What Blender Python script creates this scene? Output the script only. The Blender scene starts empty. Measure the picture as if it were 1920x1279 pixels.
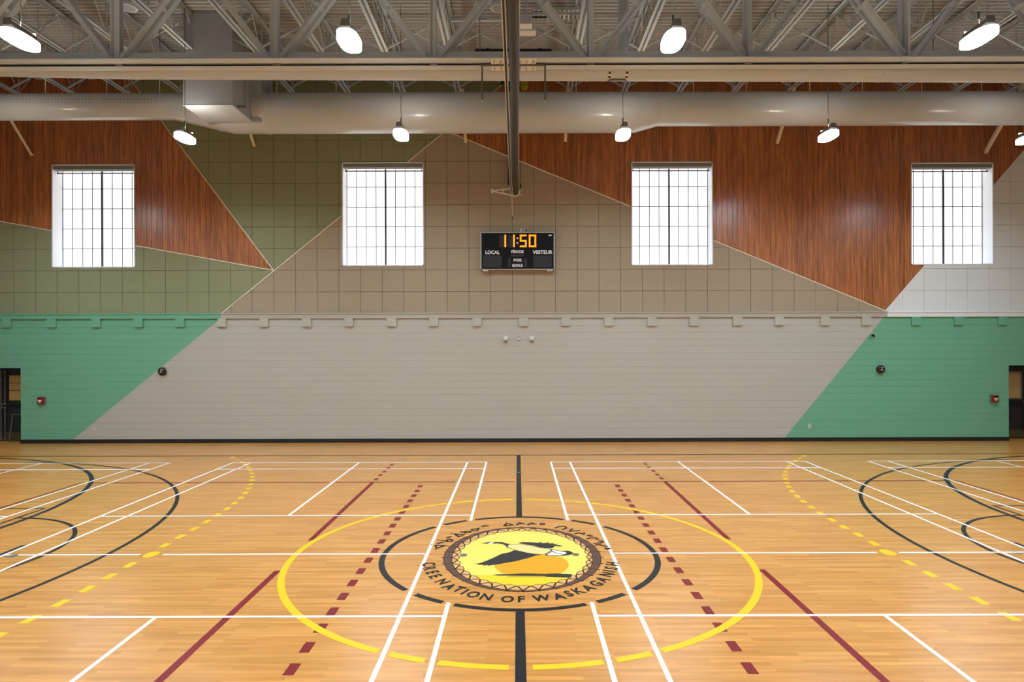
import bpy, bmesh, math, random
from mathutils import Vector, Matrix
random.seed(7)
SC = bpy.context.scene
COL = SC.collection
PI = math.pi

# ---------------------------------------------------------------- camera
FPX, CX, CY = 1175.85, 970.34, 652.19            # focal length and principal point, pixels of the 1920x1279 frame
CAM = Vector((-0.02, -8.396, 2.757)); ROLL = 0.0027
YW = 9.92                                         # finished face of the far wall
cam_d = bpy.data.cameras.new('camera'); cam = bpy.data.objects.new('camera', cam_d); COL.objects.link(cam)
cam_d.sensor_fit = 'HORIZONTAL'; cam_d.sensor_width = 36.0; cam_d.lens = FPX/1920*36
cam_d.shift_x = (960-CX)/1920; cam_d.shift_y = (CY-639.5)/1920
cam_d.clip_start = 0.05; cam_d.clip_end = 200
cam.location = CAM; cam.rotation_euler = (PI/2, ROLL, 0)
SC.camera = cam
# ---------------------------------------------------------------- world, exposure
wd = bpy.data.worlds.new('world'); SC.world = wd; wd.use_nodes = True
wd.node_tree.nodes['Background'].inputs[0].default_value = (0.75, 0.85, 1.0, 1)
wd.node_tree.nodes['Background'].inputs[1].default_value = 1.0
SC.view_settings.view_transform = 'Standard'; SC.view_settings.look = 'None'
SC.view_settings.gamma = 1.0; SC.view_settings.use_curve_mapping = False
SC.view_settings.exposure = 0.75
SC.cycles.max_bounces = 6; SC.cycles.diffuse_bounces = 4; SC.cycles.glossy_bounces = 3
SC.cycles.use_denoising = True; SC.cycles.use_adaptive_sampling = True; SC.cycles.adaptive_threshold = .02
LAMP_POWER = 200.0
WINDOW_GLOW = 1.0

# ---------------------------------------------------------------- pixel helpers
def ray(u, v):
    du, dv = u-CX, v-CY
    c, s = math.cos(ROLL), math.sin(ROLL)
    return Vector(((c*du-s*dv)/FPX, 1.0, -(s*du+c*dv)/FPX))
def W(u, v, Y=YW):
    d = ray(u, v); return CAM + d*(Y-CAM.y)
def F(u, v):
    d = ray(u, v); t = CAM.z/-d.z; return (CAM.x+d.x*t, CAM.y+d.y*t)

# ---------------------------------------------------------------- materials
def lin(c):
    return tuple(((x/255)/12.92 if x/255 <= .04045 else ((x/255+.055)/1.055)**2.4) for x in c)+(1.0,)
MATS = {}
def mat(name, rgb, rough=.6, metal=0., var=.0, scale=8., emit=None, strength=0., spec=.5, bump=0., coat=0.):
    m = bpy.data.materials.new(name); m.use_nodes = True
    nt = m.node_tree; b = nt.nodes['Principled BSDF']
    b.inputs['Roughness'].default_value = rough; b.inputs['Metallic'].default_value = metal
    b.inputs['Specular IOR Level'].default_value = spec
    b.inputs['Coat Weight'].default_value = coat
    col = lin(rgb)
    b.inputs['Base Color'].default_value = col
    if var or bump:
        tc = nt.nodes.new('ShaderNodeTexCoord'); n = nt.nodes.new('ShaderNodeTexNoise')
        n.inputs['Scale'].default_value = scale; n.inputs['Detail'].default_value = 5
        g = nt.nodes.new('ShaderNodeNewGeometry')
        nt.links.new(g.outputs['Position'], n.inputs['Vector'])
        if var:
            mr = nt.nodes.new('ShaderNodeMapRange'); mr.inputs[3].default_value = 1-var; mr.inputs[4].default_value = 1+var
            nt.links.new(n.outputs['Fac'], mr.inputs[0])
            mx = nt.nodes.new('ShaderNodeMix'); mx.data_type = 'RGBA'; mx.blend_type = 'MULTIPLY'; mx.inputs[0].default_value = 1
            mx.inputs[6].default_value = col
            nt.links.new(mr.outputs[0], mx.inputs[7]); nt.links.new(mx.outputs[2], b.inputs['Base Color'])
        if bump:
            bp = nt.nodes.new('ShaderNodeBump'); bp.inputs['Strength'].default_value = bump; bp.inputs['Distance'].default_value = .01
            nt.links.new(n.outputs['Fac'], bp.inputs['Height']); nt.links.new(bp.outputs[0], b.inputs['Normal'])
    if emit:
        b.inputs['Emission Color'].default_value = lin(emit); b.inputs['Emission Strength'].default_value = strength
    MATS[name] = m
    return m

mat('steel', (198, 208, 219), .45, var=.04, scale=3)
mat('deck', (178, 180, 182), .55, var=.05, scale=2)
mat('joist_paint', (186, 193, 200), .5, var=.05, scale=4)
mat('duct', (194, 201, 208), .22, var=.03, scale=1.5)
mat('duct_box', (160, 167, 175), .55, var=.08, scale=2)
mat('tube', (198, 208, 218), .5, var=.03, scale=2)
mat('dark', (16, 15, 15), .5)
mat('curtain', (52, 49, 46), .55, var=.15, scale=5)
mat('strap', (196, 196, 194), .5)
mat('black_metal', (24, 22, 21), .4, metal=.3)
mat('grey_metal', (118, 114, 106), .45, metal=.4)
mat('white_metal', (232, 231, 226), .45)
mat('yellow_plastic', (190, 172, 20), .5)
mat('pale_brace', (226, 210, 176), .5)
mat('trim_pale', (250, 242, 224), .45)
mat('wall_off', (150, 148, 142), .7, var=.04, scale=2)
mat('backing', (60, 54, 44), .9)
mat('baseboard', (22, 24, 27), .5)
mat('panel_green', (146, 150, 116), .85, var=.10, scale=45, spec=.2, bump=.15)
mat('panel_tan', (168, 153, 130), .85, var=.08, scale=45, spec=.2, bump=.15)
mat('panel_white', (226, 229, 226), .8, var=.03, scale=45, spec=.2)
mat('window_frame', (236, 239, 242), .5)
mat('muntin', (118, 121, 126), .5)
mat('mullion', (62, 65, 70), .5)
mat('cassette', (128, 131, 132), .5)
mat('pane', (240, 244, 248), .35, emit=(246, 250, 255), strength=WINDOW_GLOW)
mat('lamp_body', (210, 210, 206), .5)
mat('added_uplight', (255, 255, 255), .5, emit=(255, 246, 230), strength=95.0)  # made-up glow on the lamp tops, brightens the roof deck
mat('skirt_glow', (240, 240, 240), .4, emit=(240, 247, 255), strength=3.0)  # weak glow on the added skirt stands in for lamp bloom
mat('lamp_face', (255, 255, 255), .5, emit=(226, 242, 255), strength=LAMP_POWER)
mat('score_face', (8, 8, 10), .6, spec=.2)
mat('score_panel', (50, 51, 55), .6, spec=.2)
mat('score_frame', (196, 192, 186), .4, metal=.4)
mat('score_text', (240, 240, 240), .5)
mat('digit', (255, 170, 40), .5, emit=(255, 132, 12), strength=.8)
mat('alarm_red', (150, 30, 28), .4)
mat('alarm_grey', (118, 98, 92), .5)
mat('bell', (52, 40, 34), .3, metal=.5)
mat('door_black', (26, 26, 29), .45)
mat('kick', (86, 78, 56), .4, metal=.5)
mat('wired_glass', (176, 140, 84), .3, var=.35, scale=14)
# floor paints
mat('paint_white', (250, 250, 248), .4, spec=.25)
mat('paint_black', (24, 24, 26), .4, spec=.25)
mat('paint_navy', (30, 30, 48), .4, spec=.25)
mat('paint_yellow', (244, 198, 28), .4, spec=.25)
mat('paint_red', (128, 26, 30), .4, spec=.25)
mat('logo_yellow', (248, 220, 100), .4, spec=.25)
mat('logo_gold', (250, 204, 42), .4, spec=.25)
mat('logo_orange', (228, 162, 28), .4, spec=.25)
mat('logo_tan', (246, 214, 140), .4, spec=.25)
mat('logo_wood', (226, 172, 104), .35, var=.08, scale=6)
mat('logo_brown', (98, 68, 56), .4, spec=.25)
mat('logo_dark', (48, 46, 46), .4, spec=.25)
mat('logo_line', (58, 30, 20), .4, spec=.25)
mat('socket', (150, 146, 128), .35, metal=.6)

def nodes(name):
    m = bpy.data.materials.new(name); m.use_nodes = True; MATS[name] = m
    return m.node_tree, m.node_tree.nodes['Principled BSDF']
# hardwood floor: narrow maple strips running along X
nt, b = nodes('floor_wood'); N = nt.nodes.new; L = nt.links.new
g = N('ShaderNodeNewGeometry')
mp = N('ShaderNodeMapping'); L(g.outputs['Position'], mp.inputs[0])
br = N('ShaderNodeTexBrick'); L(mp.outputs[0], br.inputs['Vector'])
br.offset = .37; br.offset_frequency = 2; br.squash = 1
br.inputs['Scale'].default_value = 1; br.inputs['Brick Width'].default_value = .83; br.inputs['Row Height'].default_value = .057
br.inputs['Mortar Size'].default_value = .0006; br.inputs['Bias'].default_value = 0
br.inputs['Color1'].default_value = lin((206, 140, 66)); br.inputs['Color2'].default_value = lin((226, 159, 82)); br.inputs['Mortar'].default_value = lin((170, 118, 62))
mp2 = N('ShaderNodeMapping'); mp2.inputs['Scale'].default_value = (1.1, 17, 1); L(g.outputs['Position'], mp2.inputs[0])
n1 = N('ShaderNodeTexNoise'); n1.inputs['Scale'].default_value = 1.0; n1.inputs['Detail'].default_value = 6; L(mp2.outputs[0], n1.inputs['Vector'])
mr = N('ShaderNodeMapRange'); mr.inputs[1].default_value = .3; mr.inputs[2].default_value = .7; mr.inputs[3].default_value = .83; mr.inputs[4].default_value = 1.1; L(n1.outputs['Fac'], mr.inputs[0])
mx = N('ShaderNodeMix'); mx.data_type = 'RGBA'; mx.blend_type = 'MULTIPLY'; mx.inputs[0].default_value = 1
L(br.outputs['Color'], mx.inputs[6]); L(mr.outputs[0], mx.inputs[7]); L(mx.outputs[2], b.inputs['Base Color'])
n2 = N('ShaderNodeTexNoise'); n2.inputs['Scale'].default_value = .8; L(g.outputs['Position'], n2.inputs['Vector'])
mr2 = N('ShaderNodeMapRange'); b.inputs['Specular IOR Level'].default_value = .75; mr2.inputs[3].default_value = .2; mr2.inputs[4].default_value = .3; L(n2.outputs['Fac'], mr2.inputs[0]); L(mr2.outputs[0], b.inputs['Roughness'])
# stained wood planks
nt, b = nodes('plank_wood'); N = nt.nodes.new; L = nt.links.new
g = N('ShaderNodeNewGeometry'); oi = N('ShaderNodeObjectInfo')
mp = N('ShaderNodeMapping'); mp.inputs['Scale'].default_value = (26, 26, 1.6); L(g.outputs['Position'], mp.inputs[0])
n1 = N('ShaderNodeTexNoise'); n1.inputs['Scale'].default_value = 1; n1.inputs['Detail'].default_value = 7; n1.noise_dimensions = '4D'; L(mp.outputs[0], n1.inputs['Vector'])
mw = N('ShaderNodeMath'); mw.operation = 'MULTIPLY'; mw.inputs[1].default_value = 30; L(oi.outputs['Random'], mw.inputs[0]); L(mw.outputs[0], n1.inputs['W'])
cr = N('ShaderNodeValToRGB'); cr.color_ramp.elements[0].color = lin((134, 78, 42)); cr.color_ramp.elements[1].color = lin((206, 132, 78))
cr.color_ramp.elements[0].position = .3; cr.color_ramp.elements[1].position = .75; L(n1.outputs['Fac'], cr.inputs[0])
mr = N('ShaderNodeMapRange'); mr.inputs[3].default_value = .82; mr.inputs[4].default_value = 1.16; L(oi.outputs['Random'], mr.inputs[0])
mx = N('ShaderNodeMix'); mx.data_type = 'RGBA'; mx.blend_type = 'MULTIPLY'; mx.inputs[0].default_value = 1
L(cr.outputs[0], mx.inputs[6]); L(mr.outputs[0], mx.inputs[7]); L(mx.outputs[2], b.inputs['Base Color'])
b.inputs['Roughness'].default_value = .3; b.inputs['Specular IOR Level'].default_value = .65
# painted masonry: grey field, green beyond two painted diagonals
def diag_mask(nt, a, c):
    """1 where the point lies left of the wall line through pixels a (upper) and c (lower)"""
    A, B = W(*a), W(*c); k = (A.x-B.x)/(A.z-B.z)
    g = nt.nodes.new('ShaderNodeNewGeometry'); s = nt.nodes.new('ShaderNodeSeparateXYZ'); nt.links.new(g.outputs['Position'], s.inputs[0])
    m1 = nt.nodes.new('ShaderNodeMath'); m1.operation = 'MULTIPLY_ADD'; m1.inputs[1].default_value = -k; nt.links.new(s.outputs[2], m1.inputs[0]); nt.links.new(s.outputs[0], m1.inputs[2])
    m2 = nt.nodes.new('ShaderNodeMath'); m2.operation = 'LESS_THAN'; m2.inputs[1].default_value = B.x-k*B.z; nt.links.new(m1.outputs[0], m2.inputs[0])
    return m2.outputs[0]
GREEN, GREY = lin((112, 176, 142)), lin((186, 184, 173))
nt, b = nodes('block_paint'); N = nt.nodes.new; L = nt.links.new
ml = diag_mask(nt, (413, 598), (135, 826)); mr_ = diag_mask(nt, (1655, 597), (1470, 822))
inv = N('ShaderNodeMath'); inv.operation = 'SUBTRACT'; inv.inputs[0].default_value = 1; L(mr_, inv.inputs[1])
ad = N('ShaderNodeMath'); ad.operation = 'ADD'; ad.use_clamp = True; L(ml, ad.inputs[0]); L(inv.outputs[0], ad.inputs[1])
mx = N('ShaderNodeMix'); mx.data_type = 'RGBA'; mx.inputs[6].default_value = GREY; mx.inputs[7].default_value = GREEN; L(ad.outputs[0], mx.inputs[0])
n1 = N('ShaderNodeTexNoise'); n1.inputs['Scale'].default_value = 60; g = N('ShaderNodeNewGeometry'); L(g.outputs['Position'], n1.inputs['Vector'])
bp = N('ShaderNodeBump'); bp.inputs['Strength'].default_value = .25; bp.inputs['Distance'].default_value = .006; L(n1.outputs['Fac'], bp.inputs['Height']); L(bp.outputs[0], b.inputs['Normal'])
L(mx.outputs[2], b.inputs['Base Color']); b.inputs['Roughness'].default_value = .5
# the painted ledge changes colour along its length
nt, b = nodes('ledge_paint'); N = nt.nodes.new; L = nt.links.new
g = N('ShaderNodeNewGeometry'); s = N('ShaderNodeSeparateXYZ'); L(g.outputs['Position'], s.inputs[0])
m1 = N('ShaderNodeMath'); m1.operation = 'LESS_THAN'; m1.inputs[1].default_value = W(415, 592).x; L(s.outputs[0], m1.inputs[0])
m2 = N('ShaderNodeMath'); m2.operation = 'GREATER_THAN'; m2.inputs[1].default_value = W(1662, 590).x; L(s.outputs[0], m2.inputs[0])
x1 = N('ShaderNodeMix'); x1.data_type = 'RGBA'; x1.inputs[6].default_value = lin((180, 174, 160)); x1.inputs[7].default_value = GREEN; L(m1.outputs[0], x1.inputs[0])
x2 = N('ShaderNodeMix'); x2.data_type = 'RGBA'; x2.inputs[7].default_value = lin((236, 238, 236)); L(x1.outputs[2], x2.inputs[6]); L(m2.outputs[0], x2.inputs[0])
L(x2.outputs[2], b.inputs['Base Color']); b.inputs['Roughness'].default_value = .5

# ---------------------------------------------------------------- geometry helpers
class MB:
    def __init__(s): s.v = []; s.f = []
    def add(s, vs, fs):
        o = len(s.v); s.v += [tuple(p) for p in vs]; s.f += [tuple(i+o for i in q) for q in fs]; return s
    def box(s, x0, x1, y0, y1, z0, z1):
        return s.add([(x, y, z) for z in (z0, z1) for y in (y0, y1) for x in (x0, x1)],
                     [(0, 2, 3, 1), (4, 5, 7, 6), (0, 1, 5, 4), (2, 6, 7, 3), (0, 4, 6, 2), (1, 3, 7, 5)])
    def prism(s, pts, d):
        """planar polygon swept by vector d, closed"""
        n = len(pts); d = Vector(d); P = [Vector(p) for p in pts]
        return s.add(P+[p+d for p in P], [tuple(range(n))[::-1], tuple(range(n, 2*n))]+[(i, (i+1) % n, n+(i+1) % n, n+i) for i in range(n)])
    def bar(s, a, b, w, h, up=(0, 0, 1)):
        a, b = Vector(a), Vector(b); t = (b-a).normalized(); u = Vector(up)
        r = t.cross(u)
        if r.length < 1e-4: r = t.cross(Vector((0, 1, 0)))
        r.normalize(); u = r.cross(t)
        q = [a+r*(i*w/2)+u*(j*h/2) for i, j in ((-1, -1), (1, -1), (1, 1), (-1, 1))]
        return s.prism(q, b-a)
    def angle(s, a, b, d1, d2, leg, th):
        """L section from a to b, legs along d1 and d2 from the heel"""
        a, b, d1, d2 = (Vector(x) for x in (a, b, d1, d2))
        q = [a, a+d1*leg, a+d1*leg+d2*th, a+d1*th+d2*th, a+d1*th+d2*leg, a+d2*leg]
        return s.prism(q, b-a)
    def tube(s, path, r, n=12, cap=True):
        P = [Vector(p) for p in path]; rs = r if isinstance(r, (list, tuple)) else [r]*len(P)
        o = len(s.v); ref = None
        for i, p in enumerate(P):
            t = (P[min(i+1, len(P)-1)]-P[max(i-1, 0)]).normalized()
            if ref is None:
                ref = t.cross(Vector((0, 0, 1)))
                if ref.length < 1e-3: ref = t.cross(Vector((0, 1, 0)))
            ref = (ref-t*ref.dot(t)).normalized(); k = t.cross(ref)
            s.v += [tuple(p+(ref*math.cos(2*PI*j/n)+k*math.sin(2*PI*j/n))*rs[i]) for j in range(n)]
        for i in range(len(P)-1):
            for j in range(n):
                a = o+i*n+j; b_ = o+i*n+(j+1) % n
                s.f.append((a, b_, b_+n, a+n))
        if cap:
            s.f.append(tuple(o+j for j in range(n))[::-1]); s.f.append(tuple(o+(len(P)-1)*n+j for j in range(n)))
        return s
    def mesh(s, name, m, smooth=False):
        me = bpy.data.meshes.new(name); me.from_pydata(s.v, [], s.f); me.materials.append(MATS[m])
        bm = bmesh.new(); bm.from_mesh(me); bmesh.ops.recalc_face_normals(bm, faces=bm.faces); bm.to_mesh(me); bm.free()
        if smooth:
            me.polygons.foreach_set('use_smooth', [True]*len(me.polygons)); me.set_sharp_from_angle(angle=math.radians(40))
        return me
    def build(s, name, m, parent=None, smooth=False):
        return link(name, s.mesh(name, m, smooth), parent)
def link(name, me, parent=None, loc=None):
    o = bpy.data.objects.new(name, me); COL.objects.link(o)
    if parent: o.parent = parent
    if loc is not None: o.location = loc
    return o
def tag(o, label, cat, group=None):
    o['label'] = label; o['category'] = cat
    if group: o['group'] = group
    return o
def thing(name, label, cat, group=None, loc=(0, 0, 0)):
    o = bpy.data.objects.new(name, None); COL.objects.link(o); o.location = loc; o.empty_display_size = .1
    return tag(o, label, cat, group)
def struct(o):
    o['kind'] = 'structure'; return o

# 2-D convex clipping
def clip(poly, a, b_):
    """keep the part of a convex polygon left of the directed line a->b"""
    out = []; n = len(poly)
    def side(p): return (b_[0]-a[0])*(p[1]-a[1])-(b_[1]-a[1])*(p[0]-a[0])
    for i in range(n):
        p, q = poly[i], poly[(i+1) % n]; sp, sq = side(p), side(q)
        if sp >= 0: out.append(p)
        if (sp > 1e-9 and sq < -1e-9) or (sp < -1e-9 and sq > 1e-9):
            t = sp/(sp-sq); out.append((p[0]+(q[0]-p[0])*t, p[1]+(q[1]-p[1])*t))
    return out
def area(p): return .5*sum(p[i][0]*p[(i+1) % len(p)][1]-p[(i+1) % len(p)][0]*p[i][1] for i in range(len(p)))
def clip_convex(poly, region):
    if area(region) < 0: region = region[::-1]
    for i in range(len(region)):
        poly = clip(poly, region[i], region[(i+1) % len(region)])
        if len(poly) < 3: return []
    return poly
def minus_rect(poly, x0, x1, z0, z1):
    out = []
    L_ = clip(poly, (x0, 0), (x0, 1)); out.append(L_)
    R_ = clip(poly, (x1, 1), (x1, 0)); out.append(R_)
    M = clip(clip(poly, (x0, 1), (x0, 0)) or [], (x1, 0), (x1, 1)) if True else []
    if len(M) >= 3:
        out.append(clip(M, (1, z0), (0, z0))); out.append(clip(M, (0, z1), (1, z1)))
    return [q for q in out if len(q) >= 3 and abs(area(q)) > 1e-4]

# ================================================================ THE SETTING
XL, XR, YF, ZC = -16.5, 16.5, -10.6, 10.75        # side walls, near wall, deck height
floor = struct(MB().box(XL-.3, XR+.3, YF-.3, 11.2, -.2, 0).build('floor', 'floor_wood'))
ZLEDGE = 3.775
WIN = []
for (x0, zt, x1, zb) in ((97, 308.7, 253.7, 501.7), (641, 304.5, 795, 498.7), (1183.5, 303.7, 1337, 497.3), (1707.5, 305.3, 1862.7, 496.3)):
    a, c = W(x0, zt), W(x1, zb); WIN.append((a.x, c.x, c.z, a.z))
DXL, DXR, DZ = W(39, 690).x, W(1891, 684).x, 2.21   # inner edges and head of the two door recesses

# far wall core (holes for windows and the door recesses)
mb = MB(); y0, y1 = YW+.02, YW+.62
mb.box(DXL, DXR, y0-.021, y1, 0, DZ)
mb.box(XL, XR, y0-.021, y1, DZ, ZLEDGE)
wall_back = struct(mb.build('wall_back', 'block_paint'))
mb = MB(); xs = [XL]+[v for w in WIN for v in w[:2]]+[XR]
z0 = min(w[2] for w in WIN); z1 = max(w[3] for w in WIN)
mb.box(XL, XR, y0+.02, y1, ZLEDGE, z0); mb.box(XL, XR, y0+.02, y1, z1, ZC+.3)
for i in range(0, len(xs), 2): mb.box(xs[i], xs[i+1], y0+.02, y1, z0, z1)
mb.build('backing_wall', 'backing', wall_back)
struct(MB().box(XL-.3, XL, YF, 11, 0, ZC+.3).build('wall_left', 'wall_off'))
struct(MB().box(XR, XR+.3, YF, 11, 0, ZC+.3).build('wall_right', 'wall_off'))
struct(MB().box(XL-.3, XR+.3, YF-.3, YF, 0, ZC+.3).build('wall_front', 'wall_off'))
# corrugated roof deck, ribs along X
mb = MB(); y = YF; prof = []
while y < YW+.6:
    prof += [(y, ZC), (y+.045, ZC), (y+.06, ZC+.075), (y+.135, ZC+.075), (y+.15, ZC)]; y += .15
vs = [(x, p[0], p[1]) for p in prof for x in (XL, XR)]
mb.add(vs, [(2*i, 2*i+1, 2*i+3, 2*i+2) for i in range(len(prof)-1)])
mb.box(XL-.3, XR+.3, YF-.3, YW+.8, ZC+.12, ZC+.3)
ceiling = struct(mb.build('ceiling', 'deck'))

# concrete blocks: running bond
BH, BL, JT, JV = .2, .4, .005, .0
def block_mesh():
    w, h, e = BL-JV, BH-JT, .004
    return MB().add([(-w/2, .012, -h/2), (w/2, .012, -h/2), (w/2, .012, h/2), (-w/2, .012, h/2),
                     (-w/2, 0, -h/2+e), (w/2, 0, -h/2+e), (w/2, 0, h/2-e), (-w/2, 0, h/2-e)],
                    [(4, 5, 6, 7), (0, 1, 5, 4), (1, 2, 6, 5), (2, 3, 7, 6), (3, 0, 4, 7)]).mesh('block', 'block_paint')
bme = block_mesh(); cells = []
for r in range(19):
    zc = .1+BH*r
    zt = min(zc+BH/2, ZLEDGE)
    if zt-(zc-BH/2) < .05: continue
    x = XL+(.2 if r % 2 else 0)-.2
    while x < XR:
        a, c = x, x+BL; lo, hi = (DXL, DXR) if zc < DZ else (XL, XR)
        a, c = max(a, lo), min(c, hi)
        if c-a > .03: cells.append((a, c, zc-BH/2, zt))
        x += BL
full = [k for k in cells if abs(k[1]-k[0]-BL) < 1e-6 and abs(k[3]-k[2]-BH) < 1e-6]
full.sort(key=lambda k: (k[0]+BL/2)**2+(k[2]+.1-CAM.z)**2)
near = set(full[:300])
for k in full[:300]:
    link('concrete_block', bme, wall_back, ((k[0]+k[1])/2, YW-.006, (k[2]+k[3])/2))
mb = MB(); e = .004
for k in cells:
    if k in near: continue
    a, c, lo, hi = k[0]+JV/2, k[1]-JV/2, k[2]+JT/2, k[3]-JT/2
    mb.add([(a, YW+.006, lo), (c, YW+.006, lo), (c, YW+.006, hi), (a, YW+.006, hi), (a, YW-.006, lo+e), (c, YW-.006, lo+e), (c, YW-.006, hi-e), (a, YW-.006, hi-e)],
           [(4, 5, 6, 7), (0, 1, 5, 4), (1, 2, 6, 5), (2, 3, 7, 6), (3, 0, 4, 7)])
o = mb.build('concrete_blocks', 'block_paint', wall_back); o['kind'] = 'stuff'
# ledge and square corbels under it
mb = MB(); mb.box(XL, XR, YW-.055, YW+.03, ZLEDGE-.145, ZLEDGE-.014); mb.box(XL, XR, YW-.075, YW+.03, ZLEDGE-.022, ZLEDGE+.012)
mb.build('ledge', 'ledge_paint', wall_back)
cme = MB().box(-.13, .13, -.065, .03, -.115, .125).mesh('corbel', 'block_paint')
for px in (15, 99, 182, 261, 339, 417, 496, 575.7, 654.7, 734.7, 814, 894.7, 981.7, 1061, 1141, 1221.7, 1300.7, 1381.7, 1460, 1545.7, 1623, 1715.7, 1795.7, 1877.7):
    link('corbel', cme, wall_back, (W(px, 605).x, YW, 3.505))
struct(MB().box(DXL, DXR, YW-.022, YW+.01, 0, .115).build('baseboard_back', 'baseboard'))

# ---- wall regions above the ledge, in wall coordinates (X, Z)
def wx(u, v): p = W(u, v); return (p.x, p.z)
ZT = ZC+.05
def line_at(a, c, z=None, x=None):
    if z is not None: t = (z-a[1])/(c[1]-a[1]); return (a[0]+(c[0]-a[0])*t, z)
    t = (x-a[0])/(c[0]-a[0]); return (x, a[1]+(c[1]-a[1])*t)
L1 = (wx(418, 586), wx(828, 252)); L2 = (wx(847, 250), wx(1660, 583)); L3 = (wx(1660, 583), wx(1920, 282))
L4 = (wx(513, 507), wx(345, 283)); L5 = (wx(0, 415), wx(513, 507))
def cross(A, B):
    (x1, y1_), (x2, y2_) = A; (x3, y3), (x4, y4) = B
    d = (x1-x2)*(y3-y4)-(y1_-y2_)*(x3-x4); p, q = x1*y2_-y1_*x2, x3*y4-y3*x4
    return ((p*(x3-x4)-(x1-x2)*q)/d, (p*(y3-y4)-(y1_-y2_)*q)/d)
apex = cross(L1, L2); tip = L4[0]; foot = line_at(*L1, z=ZLEDGE); foot2 = line_at(*L2, z=ZLEDGE); foot3 = line_at(*L3, z=ZLEDGE)
R_TAN = [foot, foot2, apex]
corner = cross(L2, L3)
R_WOODR = [apex, corner, line_at(*L3, z=ZT), line_at(*L1, z=ZT)]
XB = 22.0                                          # regions run past the corners; pieces are cut at the side walls
R_WHITE = [foot3, (XB, ZLEDGE), (XB, ZT), line_at(*L3, z=ZT)]
R_WOODL = [line_at(*L5, x=-XB), tip, line_at(*L4, z=ZT), (-XB, ZT)]
R_G1 = [tip, line_at(*L1, z=ZT), line_at(*L4, z=ZT)]
R_G2 = [(-XB, ZLEDGE), foot, tip, line_at(*L5, x=-XB)]
R_G3 = [tip, foot, line_at(*L1, z=tip[1])]
def pieces(rect, regions):
    out = []
    for R in regions:
        p = clip_convex(rect, R)
        if len(p) < 3 or abs(area(p)) < 2e-4: continue
        ps = [p]
        for (a, c, lo, hi) in WIN:
            ps = [q for s_ in ps for q in minus_rect(s_, a, c, lo, hi)]
        out += ps
    return out
def wall_piece(name, ps, m, y, th, parent):
    mb = MB()
    for p in ps:
        if area(p) < 0: p = p[::-1]
        mb.prism([(q[0], y, q[1]) for q in p], (0, th, 0))
    return mb.build(name, m, parent)
TS, GX = .633, -.168
def tiles(regions, m, g):
    for j in range(12):
        for i in range(-27, 28):
            x, z = GX+TS*i, ZLEDGE+TS*j
            if z > ZT: continue
            hx = g/2
            xa, xc_ = max(x+hx, XL+.002), min(x+TS-hx, XR-.002)
            if xc_-xa < .02: continue
            rect = [(xa, z+hx), (xc_, z+hx), (xc_, min(z+TS, ZT)-hx), (xa, min(z+TS, ZT)-hx)]
            ps = pieces(rect, regions)
            if ps: wall_piece('acoustic_panel', ps, m, YW, .04, wall_back)
tiles([R_TAN], 'panel_tan', .010); tiles([R_G1, R_G2, R_G3], 'panel_green', .010); tiles([R_WHITE], 'panel_white', .008)
PW = .157
for R in (R_WOODL, R_WOODR):
    x = XL
    while x < XR:
        rect = [(x+.0035, ZLEDGE), (min(x+PW-.0035, XR-.002), ZLEDGE), (min(x+PW-.0035, XR-.002), ZT), (x+.0035, ZT)]
        ps = pieces(rect, [R])
        if ps: wall_piece('wood_plank', ps, 'plank_wood', YW-.004, .04, wall_back)
        x += PW
# pale edge trims along the diagonals
def outside(a, c):
    """split a trim where windows interrupt it"""
    n = 400; runs = []; cur = None
    for i in range(n+1):
        t = i/n; p = (a[0]+(c[0]-a[0])*t, a[1]+(c[1]-a[1])*t)
        ins = any(w[0] < p[0] < w[1] and w[2] < p[1] < w[3] for w in WIN)
        if not ins:
            if cur is None: cur = [p, p]
            cur[1] = p
        elif cur: runs.append(cur); cur = None
    if cur: runs.append(cur)
    return runs
for (a, c, m) in ((foot, apex, 'trim_pale'), (apex, line_at(*L1, z=ZT), 'trim_pale'), (apex, corner, 'trim_pale'), (tip, line_at(*L4, z=ZT), 'trim_pale'), (line_at(*L5, x=XL), tip, 'trim_pale'), (foot3, line_at(*L3, x=XR-.05), 'window_frame')):
    for r in outside(a, c):
        MB().bar((r[0][0], YW-.002, r[0][1]), (r[1][0], YW-.002, r[1][1]), .03, .022, up=(0, 0, 1)).build('edge_trim', m, wall_back)

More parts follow.
